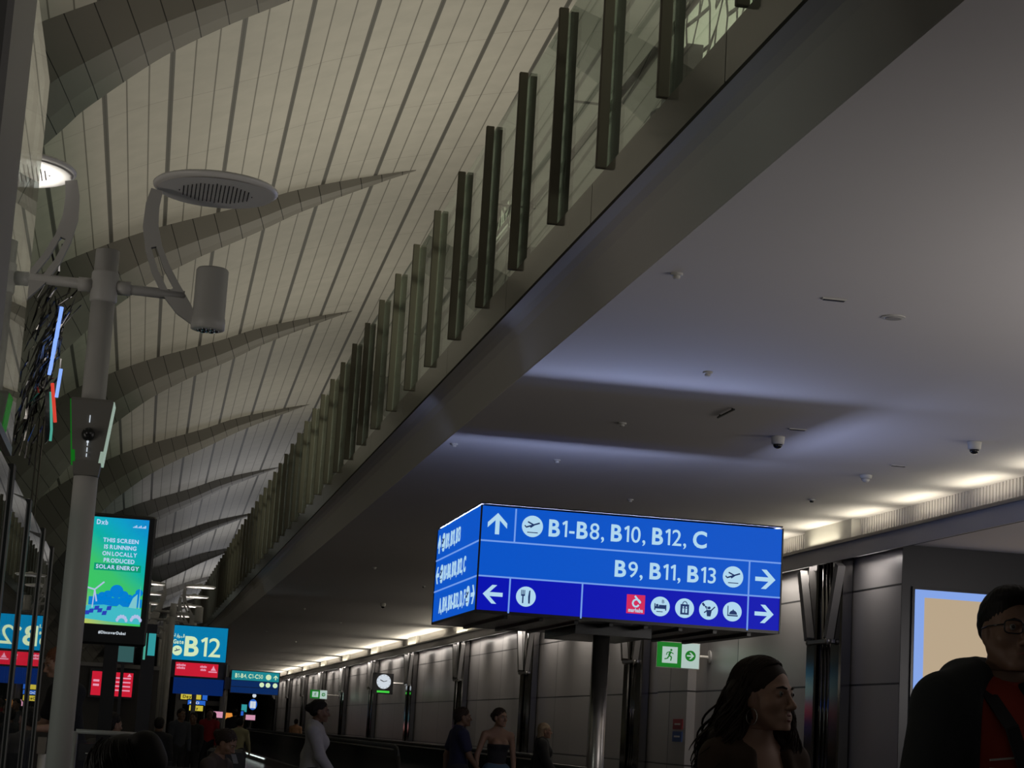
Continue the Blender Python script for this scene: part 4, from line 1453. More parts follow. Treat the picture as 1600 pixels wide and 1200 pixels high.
def far_sign(x, y, z, w, h, m_, label, text=None, tm='black'):
    r = thing('shop_sign', label, 'sign', (x, y, 0))
    G().box(x - w / 2 - 0.03, x + w / 2 + 0.03, y, y + 0.08, z - h / 2 - 0.03, z + h / 2 + 0.03).build('casing', M['blackgloss'], r)
    Fq = Face((x - w / 2, y - 0.002, z - h / 2), (1, 0, 0), (0, 0, 1))
    g = G(); Fq.rect(g, 0, w, 0, h, 0.0); f_ = g.build('lit_face', M[m_], r)
    if text:
        g = G(); Fq.text(g, text, w * 0.10, h * 0.25, h * 0.5, w * 0.55, '', 0.004, bold=True); g.build('lettering', M[tm], f_)
    G().tube([(x, y + 0.1, 0), (x, y + 0.1, z)], 0.04, 8).build('pole', M['darkpost'], r, True)


far_sign(1.96, 62.0, 1.95, 0.61, 0.18, 'yellow', 'yellow lit sign with black letters under the gate sign', 'Deya')
far_sign(2.11, 61.0, 1.77, 0.52, 0.14, 'blueglow', 'blue lit sign with white marks under the yellow one', '+DO', 'whiteglow')
far_sign(2.04, 59.0, 1.60, 0.39, 0.15, 'yellow', 'small lower yellow lit sign', 'Dey')
far_sign(2.42, 63.0, 2.00, 0.15, 0.27, 'blueglow', 'upright blue sign at the end of the yellow sign')
far_sign(4.36, 85.0, 1.48, 0.42, 0.28, 'orangeglow', 'orange glowing screen far away beside a thin pole')
far_sign(3.82, 84.0, 1.52, 0.39, 0.25, 'pinkglow', 'pale pink glowing screen far away left of the thin pole')
far_sign(4.64, 80.0, 1.82, 0.21, 0.29, 'tealglow', 'small teal glowing sign below the small far direction sign')
far_sign(5.04, 82.0, 1.48, 0.38, 0.20, 'pinkglow', 'lilac glowing screen far away near the walkway')
far_sign(4.35, 76.0, 1.60, 0.09, 0.16, 'blueglow', 'little blue light below the small teal sign')
t = thing('hanging_emblem', 'glowing pale blue emblem far away below the small direction sign', 'emblem', (5.16, 83.0, 0))
G().sphere((5.16, 83.0, 2.01), (0.17, 0.07, 0.22), 14, 10).build('body', M['blueglow'], t, True)
for dx in (-0.07, 0.05):
    G().box(5.16 + dx - 0.05, 5.16 + dx + 0.06, 82.90, 82.94, 1.86, 2.14).build('glyph', M['whiteglow'], t)
G().sphere((5.19, 83.0, 2.37), (0.08, 0.06, 0.08), 10, 8).build('finial', M['whiteglow'], t, True)
G().tube([(5.16, 83.05, 0.0), (5.16, 83.05, 2.35)], 0.03, 6).build('stem', M['darkpost'], t)
t = thing('far_kiosk', 'grey doorway-shaped kiosk frame far away under the small direction sign', 'kiosk', (3.3, 88.0, 0))
for x in (2.3, 4.2):
    G().box(x - 0.15, x + 0.15, 88.0, 88.6, 0.0, 3.0).build('post', M['greypaint'], t)
G().box(2.15, 4.35, 88.0, 88.6, 2.55, 3.0).build('lintel', M['greypaint'], t)
G().box(2.45, 4.05, 88.3, 88.5, 1.9, 2.1).build('rail', M['greypaint'], t)

# podium, trolley, benches
t = thing('gate_podium', 'pale podium in front of the person in a black T-shirt', 'podium', (-0.86, 16.4, 0))
G().box(-0.98, -0.74, 16.2, 16.7, 0.0, 1.10, 0.01).build('body', M['beige'], t)
G().box(-1.02, -0.70, 16.15, 16.75, 1.10, 1.14, 0.01).build('top', M['darkpost'], t)
G().box(-0.92, -0.76, 16.3, 16.6, 1.14, 1.19).build('papers', M['greypaint'], t)
t = thing('queue_post', 'slim cream post beside the podium', 'post', (-0.56, 15.2, 0))
G().tube([(-0.57, 15.2, 0.0), (-0.56, 15.2, 0.98)], 0.03, 12).build('post', M['white'], t, True)
G().lathe([(0.15, 0), (0.15, 0.02), (0.03, 0.04)], (-0.57, 15.2, 0), 20).build('foot', M['steel'], t)
G().box(-0.60, -0.54, 15.15, 15.25, 0.98, 1.10).build('head', M['orangeglow'] if False else M['beige'], t)

t = thing('luggage_trolley', 'luggage trolley with a pale frame and dark sign panel at lower left', 'trolley', (-0.05, 9.2, 0))
DX = 0.13
g = G()
for x in (-0.33 + DX, -0.04 + DX):
    g.tube([(x, 9.1, 0.15), (x, 9.1, 1.215)], 0.010, 8)
g.tube([(-0.33 + DX, 9.1, 1.215), (-0.04 + DX, 9.1, 1.215)], 0.010, 8)
g.tube([(-0.33 + DX, 9.1, 1.03), (-0.04 + DX, 9.1, 1.03)], 0.009, 8)
g.build('frame', M['greypaint'], t, True)
G().box(-0.31 + DX, -0.06 + DX, 9.08, 9.09, 1.09, 1.165).build('sign_panel', M['devicedark'], t)
FT = Face((-0.33 + DX, 9.075, 1.09), (1, 0, 0), (0, 0, 1))
g = G()
for k in range(12):
    FT.rect(g, 0.05 + 0.018 * k, 0.063 + 0.018 * k, 0.03, 0.034 + 0.012 * ((k * 7) % 3), 0.0, 0.002)
g.build('panel_marks', M['device'], t)
G().box(-0.36 + DX, -0.01 + DX, 8.95, 9.9, 0.12, 0.16).build('platform', M['steel'], t)
for x in (-0.30 + DX, -0.07 + DX):
    for y in (9.0, 9.8):
        G().lathe([(0.06, -0.015), (0.06, 0.015)], (x, y, 0.06), 14, (1, 0, 0)).build('wheel', M['rubber'], t)


def bench(x0, x1, y, label, face=1):
    r = thing('seat_bench', label, 'bench', ((x0 + x1) / 2, y, 0), 'waiting benches')
    G().box(x0, x1, y - 0.24, y + 0.24, 0.34, 0.385, 0.015).build('seat', M['bench'], r)
    g = G().obox(((x0 + x1) / 2, y - face * 0.27, 0.66), ((x1 - x0) / 2, 0, 0), (0, 0.02, 0), (0, -face * 0.05, 0.22))
    g.build('backrest', M['bench'], r)
    for x in (x0 + 0.12, x1 - 0.12):
        G().box(x - 0.03, x + 0.03, y - 0.22, y + 0.22, 0.0, 0.34, 0.005).build('leg', M['darkpost'], r)


bench(-0.9, 0.75, 4.88, 'waiting bench under the nearest dark-haired person')
bench(-0.7, 0.5, 20.0, 'waiting bench under the person in a grey top')
bench(0.3, 1.3, 18.0, 'waiting bench under the person looking at a phone')

# ------------------------------------------------------------------ people: smooth distance fields turned into meshes
def surface_nets(f, org, h):
    """mesh of the zero level of a sampled field"""
    s = f < 0
    nx, ny, nz = f.shape
    acc = np.zeros((nx - 1, ny - 1, nz - 1, 3), np.float32)
    cnt = np.zeros((nx - 1, ny - 1, nz - 1), np.float32)
    for ax in range(3):
        lo = [slice(None)] * 3; hi = [slice(None)] * 3
        lo[ax] = slice(0, -1); hi[ax] = slice(1, None)
        a, b = f[tuple(lo)], f[tuple(hi)]
        cr = s[tuple(lo)] != s[tuple(hi)]
        t = np.where(cr, a / np.where(np.abs(a - b) < 1e-9, 1, a - b), 0)
        o1, o2 = [k for k in range(3) if k != ax]
        for d1 in (0, 1):
            for d2 in (0, 1):
                sl = [slice(None)] * 3
                sl[o1] = slice(d1, d1 + f.shape[o1] - 1)
                sl[o2] = slice(d2, d2 + f.shape[o2] - 1)
                c = cr[tuple(sl)]
                acc[..., ax] += np.where(c, t[tuple(sl)], 0)
                acc[..., o1] += np.where(c, d1, 0)
                acc[..., o2] += np.where(c, d2, 0)
                cnt += c
    act = cnt > 0
    idx = -np.ones(act.shape, np.int64)
    idx[act] = np.arange(act.sum())
    base = np.stack(np.nonzero(act), 1).astype(np.float32)
    verts = (base + acc[act] / cnt[act][:, None]) * h + np.asarray(org, np.float32)
    faces = []
    for ax in range(3):
        lo = [slice(None)] * 3; hi = [slice(None)] * 3
        lo[ax] = slice(0, -1); hi[ax] = slice(1, None)
        cr = s[tuple(lo)] != s[tuple(hi)]
        ins = s[tuple(lo)]
        o1, o2 = [(1, 2), (2, 0), (0, 1)][ax]
        P = np.stack(np.nonzero(cr), 1)
        P = P[(P[:, o1] > 0) & (P[:, o2] > 0) & (P[:, o1] < act.shape[o1]) & (P[:, o2] < act.shape[o2])]
        if len(P) == 0:
            continue
        def at(d1, d2):
            Q = P.copy()
            Q[:, o1] -= d1
            Q[:, o2] -= d2
            return idx[Q[:, 0], Q[:, 1], Q[:, 2]]
        q = np.stack([at(1, 1), at(0, 1), at(0, 0), at(1, 0)], 1)
        fl = ~ins[P[:, 0], P[:, 1], P[:, 2]]
        q[fl] = q[fl][:, ::-1]
        faces.append(q)
    return verts, np.concatenate(faces) if faces else np.zeros((0, 4), np.int64)


def V(*a):
    return np.array(a, float)


class Prim:
    def __init__(self, tag_, kind, *d, k=0.02, sub=False):
        self.tag, self.kind, self.d, self.k, self.sub = tag_, kind, d, k, sub

    def bounds(self, inf):
        if self.kind == 'cone':
            a, b, ra, rb = self.d
            return np.minimum(a - ra, b - rb) - inf, np.maximum(a + ra, b + rb) + inf
        c, r, R = self.d
        e = np.sqrt(((R * r[None, :]) ** 2).sum(1))
        return c - e - inf, c + e + inf

    def ev(self, P):
        if self.kind == 'cone':
            a, b, ra, rb = self.d
            ab = b - a
            t = np.clip(((P - a) @ ab) / max(ab @ ab, 1e-9), 0, 1)
            return np.linalg.norm(P - a - t[..., None] * ab, axis=-1) - (ra + (rb - ra) * t)
        c, r, R = self.d
        q = (P - c) @ R
        k0 = np.linalg.norm(q / r, axis=-1)
        k1 = np.linalg.norm(q / (r * r), axis=-1)
        return k0 * (k0 - 1.0) / np.maximum(k1, 1e-6)


I3 = np.eye(3)


def field_mesh(prims, h, inflate=0.0, clips=(), zmin=None, zmax=None, kmul=1.0):
    prims = [p for p in prims]
    lo = np.min([p.bounds(inflate)[0] for p in prims if not p.sub], 0) - 2.5 * h
    hi = np.max([p.bounds(inflate)[1] for p in prims if not p.sub], 0) + 2.5 * h
    if zmin is not None:
        lo[2] = max(lo[2], zmin - 2.5 * h)
    if zmax is not None:
        hi[2] = min(hi[2], zmax + 2.5 * h)
    n = np.maximum(np.ceil((hi - lo) / h).astype(int) + 1, 4)
    F_ = np.full(tuple(n), 0.5, np.float32)
    ax = [lo[i] + h * np.arange(n[i]) for i in range(3)]
    for p in prims:
        m = 0.05 + p.k
        b0, b1 = p.bounds(inflate + m)
        s = [slice(max(0, int((b0[i] - lo[i]) / h)), min(n[i], int((b1[i] - lo[i]) / h) + 2)) for i in range(3)]
        if any(q.start >= q.stop for q in s):
            continue
        X, Y, Z = np.meshgrid(ax[0][s[0]], ax[1][s[1]], ax[2][s[2]], indexing='ij')
        d = p.ev(np.stack([X, Y, Z], -1)) - (0 if p.sub else inflate)
        cur = F_[tuple(s)]
        k = p.k * kmul
        if p.sub:
            d = -d
            hh = np.maximum(k - np.abs(cur - d), 0) / k
            F_[tuple(s)] = np.maximum(cur, d) + hh * hh * k * 0.25
        else:
            hh = np.maximum(k - np.abs(cur - d), 0) / k
            F_[tuple(s)] = np.minimum(cur, d) - hh * hh * k * 0.25
    if clips or zmin is not None or zmax is not None:
        X, Y, Z = np.meshgrid(*ax, indexing='ij')
        if zmin is not None:
            F_ = np.maximum(F_, zmin - Z)
        if zmax is not None:
            F_ = np.maximum(F_, Z - zmax)
        for p0, nrm in clips:
            F_ = np.maximum(F_, (X - p0[0]) * nrm[0] + (Y - p0[1]) * nrm[1] + (Z - p0[2]) * nrm[2])
    return surface_nets(F_.astype(np.float32), lo, h)


def join(*ms):
    vs, fs, n = [], [], 0
    for v, f in ms:
        vs.append(v)
        fs.append(f + n)
        n += len(v)
    return np.concatenate(vs), np.concatenate(fs)


def np_mesh(name, vf, m, parent=None, smooth=True):
    v, f = vf
    me = bpy.data.meshes.new(name)
    me.from_pydata(v.tolist(), [], f.tolist())
    me.materials.append(m)
    me.polygons.foreach_set('use_smooth', [smooth] * len(me.polygons))
    me.update()
    o = bpy.data.objects.new(name, me)
    COL.objects.link(o)
    if parent is not None:
        o.parent = parent
    return o


def rotz(a):
    c, s = math.cos(a), math.sin(a)
    return np.array([[c, -s, 0], [s, c, 0], [0, 0, 1.0]])


def rotx(a):
    c, s = math.cos(a), math.sin(a)
    return np.array([[1.0, 0, 0], [0, c, -s], [0, s, c]])


def skeleton(s, pose):
    """joints for a figure facing +Y, feet at z = 0"""
    J = {}
    seated = pose.get('seated', False)
    lean = pose.get('lean', 0.0)
    pel = V(0, 0, 0.93 * s)
    R = rotx(-lean)
    up = lambda x, y, z: pel + R @ V(x * s, y * s, z * s)
    J['pelvis'] = pel
    J['waist'] = up(0, 0.0, 0.15)
    J['chest'] = up(0, 0.005, 0.34)
    J['neck'] = up(0, -0.015, 0.515)
    J['head'] = J['neck'] + R @ V(0, 0.022 * s, 0.0) + V(0, pose.get('headfwd', 0.02) * s, 0.155 * s)
    for sd, nm in ((-1, 'L'), (1, 'R')):
        th, kb = pose.get('th' + nm, 0.05), pose.get('kb' + nm, 0.08)
        hip = pel + V(sd * 0.09 * s, 0, -0.02 * s)
        d1 = V(sd * pose.get('spread', 0.02), math.sin(th), -math.cos(th))
        kn = hip + d1 / np.linalg.norm(d1) * 0.42 * s
        a2 = th - kb
        an = kn + V(0, math.sin(a2), -math.cos(a2)) * 0.415 * s
        J['hip' + nm], J['knee' + nm], J['ankle' + nm] = hip, kn, an
        fa = a2 * 0.6
        J['toe' + nm] = an + V(sd * 0.02 * s, 0.17 * s * math.cos(fa), -0.055 * s + 0.17 * s * math.sin(fa))
        w = pose.get('shw', 0.185)
        sh = up(sd * w, -0.01, 0.455 + pose.get('shrug', 0.0))
        a, ab, eb = pose.get('sw' + nm, 0.05), pose.get('ab' + nm, 0.13), pose.get('eb' + nm, 0.25)
        d = V(sd * math.sin(ab), math.sin(a) * math.cos(ab), -math.cos(a) * math.cos(ab))
        el = sh + d * 0.285 * s
        a2 = a + eb
        inn = pose.get('in' + nm, 0.1)
        d2 = V(-sd * math.sin(inn) + sd * math.sin(ab) * 0.4, math.sin(a2) * math.cos(inn), -math.cos(a2) * math.cos(inn))
        d2 /= np.linalg.norm(d2)
        wr = el + d2 * 0.25 * s
        J['sh' + nm], J['el' + nm], J['wr' + nm], J['hd' + nm] = sh, el, wr, d2
    mz = min(J['ankleL'][2], J['ankleR'][2]) - 0.085 * s
    for k_ in J:
        if not k_.startswith('hd'):
            J[k_] = J[k_] - V(0, 0, mz)
    return J


def head_prims(hc, R, s, fem=False, jaw=1.0):
    T = lambda x, y, z: hc + R @ (V(x, y, z) * s)
    P = []
    E_ = lambda t, c, r, k=0.02, sub=False: P.append(Prim(t, 'ell', T(*c), V(*r) * s, R, k=k * s, sub=sub))
    C_ = lambda t, a, b, ra, rb, k=0.02: P.append(Prim(t, 'cone', T(*a), T(*b), ra * s, rb * s, k=k * s))
    E_('head', (0, -0.012, 0.040), (0.074, 0.096, 0.082))
    E_('head', (0, 0.030, -0.025), (0.059, 0.062, 0.085), 0.03)
    for sd in (-1, 1):
        C_('head', (sd * (0.043 if fem else 0.050), 0.004, -0.043), (sd * (0.012 if fem else 0.018), 0.066, -0.096), (0.020 if fem else 0.024) * jaw, (0.014 if fem else 0.017) * jaw, 0.03)
        E_('head', (sd * 0.044, 0.058, -0.022), (0.022, 0.020, 0.018), 0.025)
        E_('head', (sd * 0.032, 0.094, 0.012), (0.019, 0.014, 0.011), 0.014, True)
        C_('head', (sd * 0.014, 0.088, 0.024), (sd * 0.046, 0.070, 0.026), 0.008, 0.007, 0.018)
        E_('head', (sd * 0.032, 0.077, 0.010), (0.015, 0.013, 0.011), 0.006)
        E_('head', (sd * 0.0125, 0.100, -0.034), (0.0085, 0.010, 0.0075), 0.008)
        E_('head', (sd * 0.074, -0.006, -0.006), (0.009, 0.019, 0.031), 0.010)
    E_('head', (0, 0.079, -0.098), (0.019, 0.016, 0.016), 0.025)
    C_('head', (0, 0.086, 0.018), (0, 0.112, -0.026), 0.0075, 0.0105, 0.012)
    E_('head', (0, 0.1125, -0.030), (0.011, 0.010, 0.009), 0.010)
    E_('head', (0, 0.078, -0.062), (0.026, 0.018, 0.018), 0.02)
    f = 1.25 if fem else 1.0
    C_('head', (-0.018, 0.090, -0.0585), (0.018, 0.090, -0.0585), 0.0045 * f, 0.0045 * f, 0.008)
    C_('head', (-0.014, 0.0895, -0.0700), (0.014, 0.0895, -0.0700), 0.0055 * f, 0.0055 * f, 0.008)
    return P


def figure_prims(J, s, fem, build=1.0, R=I3):
    P = []
    E_ = lambda t, c, r, k=0.05: P.append(Prim(t, 'ell', c, V(*r) * s * V(build, build, 1), I3, k=k * s))
    C_ = lambda t, a, b, ra, rb, k=0.035: P.append(Prim(t, 'cone', a, b, ra * s, rb * s, k=k * s))
    b_ = build
    E_('torso', J['chest'], (0.150 if not fem else 0.132, 0.100 if not fem else 0.088, 0.165))
    E_('torso', J['waist'], (0.130 if not fem else 0.112, 0.092 if not fem else 0.080, 0.14), 0.07)
    E_('hips', J['pelvis'] + V(0, -0.005, 0.0), (0.150 if not fem else 0.158, 0.105, 0.12), 0.06)
    for nm in 'LR':
        sd = -1 if nm == 'L' else 1
        C_('torso', J['neck'] + V(0, 0, -0.05) * s, J['sh' + nm] + V(-sd * 0.01, 0, -0.01) * s, 0.055 * b_, 0.055 if not fem else 0.047, 0.05)
        C_('torso', J['neck'] + V(0, 0, 0.03) * s, J['sh' + nm] + V(-sd * 0.05, 0, 0.01) * s, 0.040, 0.036, 0.04)
        if fem:
            E_('torso', J['chest'] + V(sd * 0.065, 0.075, 0.00) * s, (0.055, 0.052, 0.055), 0.04)
        f = 0.86 if fem else 1.0
        C_('uarm' + nm, J['sh' + nm], J['el' + nm], 0.052 * f * b_, 0.040 * f, 0.03)
        C_('farm' + nm, J['el' + nm], J['wr' + nm], 0.041 * f, 0.027 * f, 0.02)
        C_('thigh' + nm, J['hip' + nm], J['knee' + nm], 0.088 * b_, 0.056, 0.05)
        C_('calf' + nm, J['knee' + nm], J['ankle' + nm], 0.054, 0.036, 0.03)
        mid = J['knee' + nm] * 0.68 + J['ankle' + nm] * 0.32 + V(0, -0.018, 0) * s
        E_('calf' + nm, mid, (0.045, 0.05, 0.10), 0.04)
        C_('foot' + nm, J['ankle' + nm] + V(0, -0.03, -0.045) * s, J['toe' + nm], 0.036, 0.028, 0.03)
    C_('neck', J['neck'] + V(0, 0, -0.03) * s, J['head'] + R @ (V(0, -0.018, -0.075) * s), 0.060 if not fem else 0.050, 0.054 if not fem else 0.046, 0.03)
    return P


def hand_mesh(wr, d, side, s, curl=0.5):
    """palm, four fingers and a thumb hanging on from the wrist along d; palm faces the body"""
    d = d / np.linalg.norm(d)
    inn = V(-side, 0, 0)
    inn = inn - d * (inn @ d); inn /= np.linalg.norm(inn)      # palm normal
    fw = np.cross(inn, d) * side                                # thumb side
    if fw[1] < 0:
        fw = -fw
    P = [Prim('h', 'cone', wr - d * 0.02 * s, wr + d * 0.012 * s, 0.025 * s, 0.024 * s, k=0.015 * s)]
    for j, (off, ln) in enumerate(((0.028, 0.072), (0.010, 0.080), (-0.010, 0.074), (-0.027, 0.058))):
        kn = wr + (d * 0.088 + fw * off) * s
        P.append(Prim('h', 'cone', wr + (d * 0.015 + fw * off * 0.6) * s, kn, 0.014 * s, 0.0105 * s, k=0.014 * s))
        p, dd = kn, d
        for q, fr in enumerate((0.45, 0.30, 0.25)):
            c = curl * (0.35 if q == 0 else 0.55) + 0.05 * j
            dd = dd * math.cos(c) + inn * math.sin(c)
            dd /= np.linalg.norm(dd)
            p2 = p + dd * ln * fr * s
            P.append(Prim('h', 'cone', p, p2, (0.0095 - 0.001 * q) * s, (0.0085 - 0.001 * q) * s, k=0.004 * s))
            p = p2
    t0 = wr + (d * 0.028 + fw * 0.022) * s
    t1 = t0 + (d * 0.030 + fw * 0.026 + inn * 0.010) * s
    t2 = t1 + (d * 0.030 + fw * 0.006 + inn * 0.014) * s
    P.append(Prim('h', 'cone', t0, t1, 0.0125 * s, 0.011 * s, k=0.01 * s))
    P.append(Prim('h', 'cone', t1, t2, 0.0105 * s, 0.0085 * s, k=0.005 * s))
    return field_mesh(P, 0.0045 * s)


M['skin_light'] = mat('skin_light', (0.40, 0.235, 0.165), 0.5)
M['skin_tan'] = mat('skin_tan', (0.23, 0.13, 0.085), 0.55)
M['skin_brown'] = mat('skin_brown', (0.14, 0.075, 0.045), 0.5)
M['hair_black'] = mat('hair_black', (0.010, 0.008, 0.007), 0.6, spec=0.25)
M['hair_brown'] = mat('hair_brown', (0.026, 0.016, 0.011), 0.6, spec=0.25)
M['hair_ginger'] = mat('hair_ginger', (0.16, 0.055, 0.022), 0.5)
M['hair_blond'] = mat('hair_blond', (0.20, 0.14, 0.085), 0.5)
M['eye_white'] = mat('eye_white', (0.26, 0.25, 0.24), 0.25)
M['iris'] = mat('iris_dark', (0.02, 0.012, 0.008), 0.15)
M['lips'] = mat('lips', (0.26, 0.09, 0.075), 0.4)
M['teeth'] = mat('teeth', (0.6, 0.56, 0.5), 0.3)
CL = {}


def cloth(rgb):
    if rgb not in CL:
        CL[rgb] = mat('cloth_%d' % len(CL), rgb, 0.85, noise=(30, 0.12))
    return CL[rgb]


def person(label, x, y, face, H, pose=None, fem=False, skin='skin_tan', hair='hair_black', hairstyle='short',
           look=0.0, nod=0.0, garments=(), vox=0.014, hvox=0.0065, hands=True, build=1.0, face_parts=True, headscale=1.0, z=0.0):
    pose = pose or {}
    s = H / 1.72
    J = skeleton(s, pose)
    if pose.get('seated'):
        pass
    hs = s * headscale
    R = rotz(look) @ rotx(nod)
    P = figure_prims(J, s, fem, build, R)
    HP = head_prims(J['head'], R, hs, fem)
    nk = [p for p in P if p.tag == 'neck']
    cut = J['neck'][2] + 0.045 * s
    body = field_mesh(P, vox, zmax=cut + 0.012)
    near = [p for p in P if p.tag in ('neck', 'torso')]
    head = field_mesh(HP + near, hvox, zmin=cut)
    parts = [body, head]
    if hands:
        for nm, sd in (('L', -1), ('R', 1)):
            parts.append(hand_mesh(J['wr' + nm], J['hd' + nm], sd, s, pose.get('curl', 0.45)))
    o = np_mesh('person', join(*parts), M[skin])
    o.location = (x, y, z)
    o.rotation_euler = (0, 0, math.atan2(-face[0], face[1]))
    tag(o, label, 'person', 'people in the concourse')
    T = lambda a, b, c: J['head'] + R @ (V(a, b, c) * hs)
    # hair
    HPR = []
    q_ = hairstyle == 'quiff'
    HPR.append(Prim('hair', 'ell', T(0, -0.020, 0.052 if q_ else 0.048), (V(0.0785, 0.100, 0.082) if q_ else V(0.083, 0.100, 0.086)) * hs, R, k=0.02 * hs))
    if hairstyle == 'short':
        HPR.append(Prim('hair', 'ell', T(0, -0.045, 0.0), V(0.078, 0.070, 0.075) * hs, R, k=0.03 * hs))
    if hairstyle == 'quiff':
        HPR.append(Prim('hair', 'ell', T(0, 0.035, 0.105), V(0.066, 0.062, 0.030) * hs, R, k=0.03 * hs))
        HPR.append(Prim('hair', 'ell', T(0, -0.060, 0.012), V(0.066, 0.050, 0.060) * hs, R, k=0.03 * hs))
    if hairstyle in ('tied', 'bun'):
        HPR.append(Prim('hair', 'ell', T(0, -0.05, 0.01), V(0.078, 0.07, 0.07) * hs, R, k=0.03 * hs))
        HPR.append(Prim('hair', 'ell', T(0, -0.125, 0.03), V(0.045, 0.042, 0.045) * hs, R, k=0.02 * hs))
    if hairstyle == 'long':
        for dx in (-0.055, 0, 0.055):
            HPR.append(Prim('hair', 'cone', T(dx, -0.055, 0.02), T(dx * 1.4, -0.085, -0.22), 0.052 * hs, 0.045 * hs, k=0.04 * hs))
    HPR.append(Prim('hair', 'ell', T(0, 0.100, -0.028), V(0.064 if not q_ else 0.073, 0.085 if not q_ else 0.092, 0.098 if not q_ else 0.108) * hs, R, k=0.012 * hs, sub=True))
    for sd in (-1, 1):
        HPR.append(Prim('hair', 'ell', T(sd * 0.085, 0.010, -0.020), V(0.035, 0.034, 0.044) * hs, R, k=0.01 * hs, sub=True))
    hv, hf = field_mesh(HPR, hvox)
    q = hv - J['head']
    aa = np.arctan2(q[:, 0], q[:, 1])
    nz_ = 0.0022 * np.sin(aa * 37 + q[:, 2] * 30) + 0.0018 * np.sin(q[:, 2] * 210 + aa * 11) + 0.0015 * np.sin(q[:, 0] * 260 + q[:, 1] * 90)
    nz_ = nz_ * (0.35 if hairstyle == 'quiff' else 1.0)
    hv = hv + q / np.maximum(np.linalg.norm(q, axis=1), 1e-6)[:, None] * nz_[:, None]
    hr = np_mesh('hair', (hv, hf), M[hair], o)
    if face_parts:
        for sd in (-1, 1):
            g = G()
            c = T(sd * 0.032, 0.0825, 0.011)
            g.sphere(c, 0.0105 * hs, 12, 8)
            eb = g.build('eye', M['eye_white'], o, True, True)
            g = G()
            c2 = T(sd * 0.033, 0.0895, 0.011)
            g.sphere(c2, 0.0055 * hs, 10, 6)
            g.build('iris', M['iris'], eb, True, True)
            g = G()
            g.tube([T(sd * 0.014, 0.0975, 0.028), T(sd * 0.030, 0.0925, 0.033), T(sd * 0.048, 0.076, 0.028)], [0.0035 * hs, 0.0042 * hs, 0.002 * hs], 6)
            g.build('eyebrow', M[hair], o, True, True)
    # garments
    for gd in garments:
        pr = []
        for p in P:
            tg = p.tag
            if tg in gd['tags']:
                pr.append(p)
            elif tg[:-1] in gd['tags'] and tg[-1] in 'LR':
                pr.append(p)
            elif ('short' in gd) and tg[:-1] == 'uarm':
                a, b, ra, rb = p.d
                t_ = gd['short']
                pr.append(Prim(tg, 'cone', a, a + (b - a) * t_, ra * 1.12, (ra + (rb - ra) * t_) * 1.2, k=p.k))
        for ex in gd.get('extra', []):
            pr.append(ex(J, s))
        if gd.get('neck', 0) > 0:
            pr.append(Prim('sub', 'ell', J['neck'] + V(0, gd.get('nfwd', 0.05), 0.085 - 0.0) * s, V(0.085, 0.105, gd['neck']) * s, I3, k=0.008, sub=True))
        zr = gd.get('z', (None, None))
        vf = field_mesh(pr, gd.get('vox', vox), gd.get('inf', 0.012) * s, (), None if zr[0] is None else zr[0] * s, None if zr[1] is None else zr[1] * s, 1.2)
        go = np_mesh(gd['name'], vf, cloth(gd['rgb']), o)
    o['_J'] = 0
    del o['_J']
    return o, J, T, s, hs


def skirt_ex(z0, z1, r0, r1):
    return lambda J, s: Prim('x', 'cone', V(0, 0, z0 * s), V(0, 0, z1 * s), r0 * s, r1 * s, k=0.04)


TEE = lambda rgb, **k: dict(name='shirt', tags=['torso', 'hips'], short=0.62, rgb=rgb, z=(0.90, None), neck=0.085, inf=0.014, **k)
LONG = lambda rgb, **k: dict(dict(name='shirt', tags=['torso', 'hips', 'uarm', 'farm'], rgb=rgb, z=(0.86, None), neck=0.09, inf=0.016), **k)
TROU = lambda rgb, **k: dict(name='trousers', tags=['hips', 'thigh', 'calf'], rgb=rgb, z=(0.10, 1.04), inf=0.016, **k)
SHOE = lambda rgb=(0.02, 0.02, 0.02): dict(name='shoes', tags=['foot'], rgb=rgb, z=(0.0, 0.13), inf=0.010)
WALK = dict(thL=0.42, kbL=0.12, thR=-0.22, kbR=0.28, swL=-0.32, swR=0.32, ebL=0.25, ebR=0.35)

# --- the man at the right edge
man, J, T, s, hs = person('man with glasses in a dark jacket over a red T-shirt, at the right edge', 2.66, 5.8, (0.10, -1.0), 1.845,
    dict(thL=0.25, kbL=0.1, thR=-0.15, kbR=0.2, swL=-0.15, swR=0.15, abL=0.30, abR=0.30, ebL=0.35, ebR=0.35, shw=0.19), skin='skin_tan', hair='hair_black', hairstyle='quiff', look=-0.10, nod=0.02,
    garments=[dict(name='t_shirt', tags=['torso', 'hips'], short=0.4, rgb=(0.30, 0.028, 0.010), z=(0.86, None), neck=0.075, nfwd=0.035, inf=0.012, vox=0.009),
              TROU((0.015, 0.016, 0.02)), SHOE()], vox=0.011, hvox=0.0042, build=1.08)


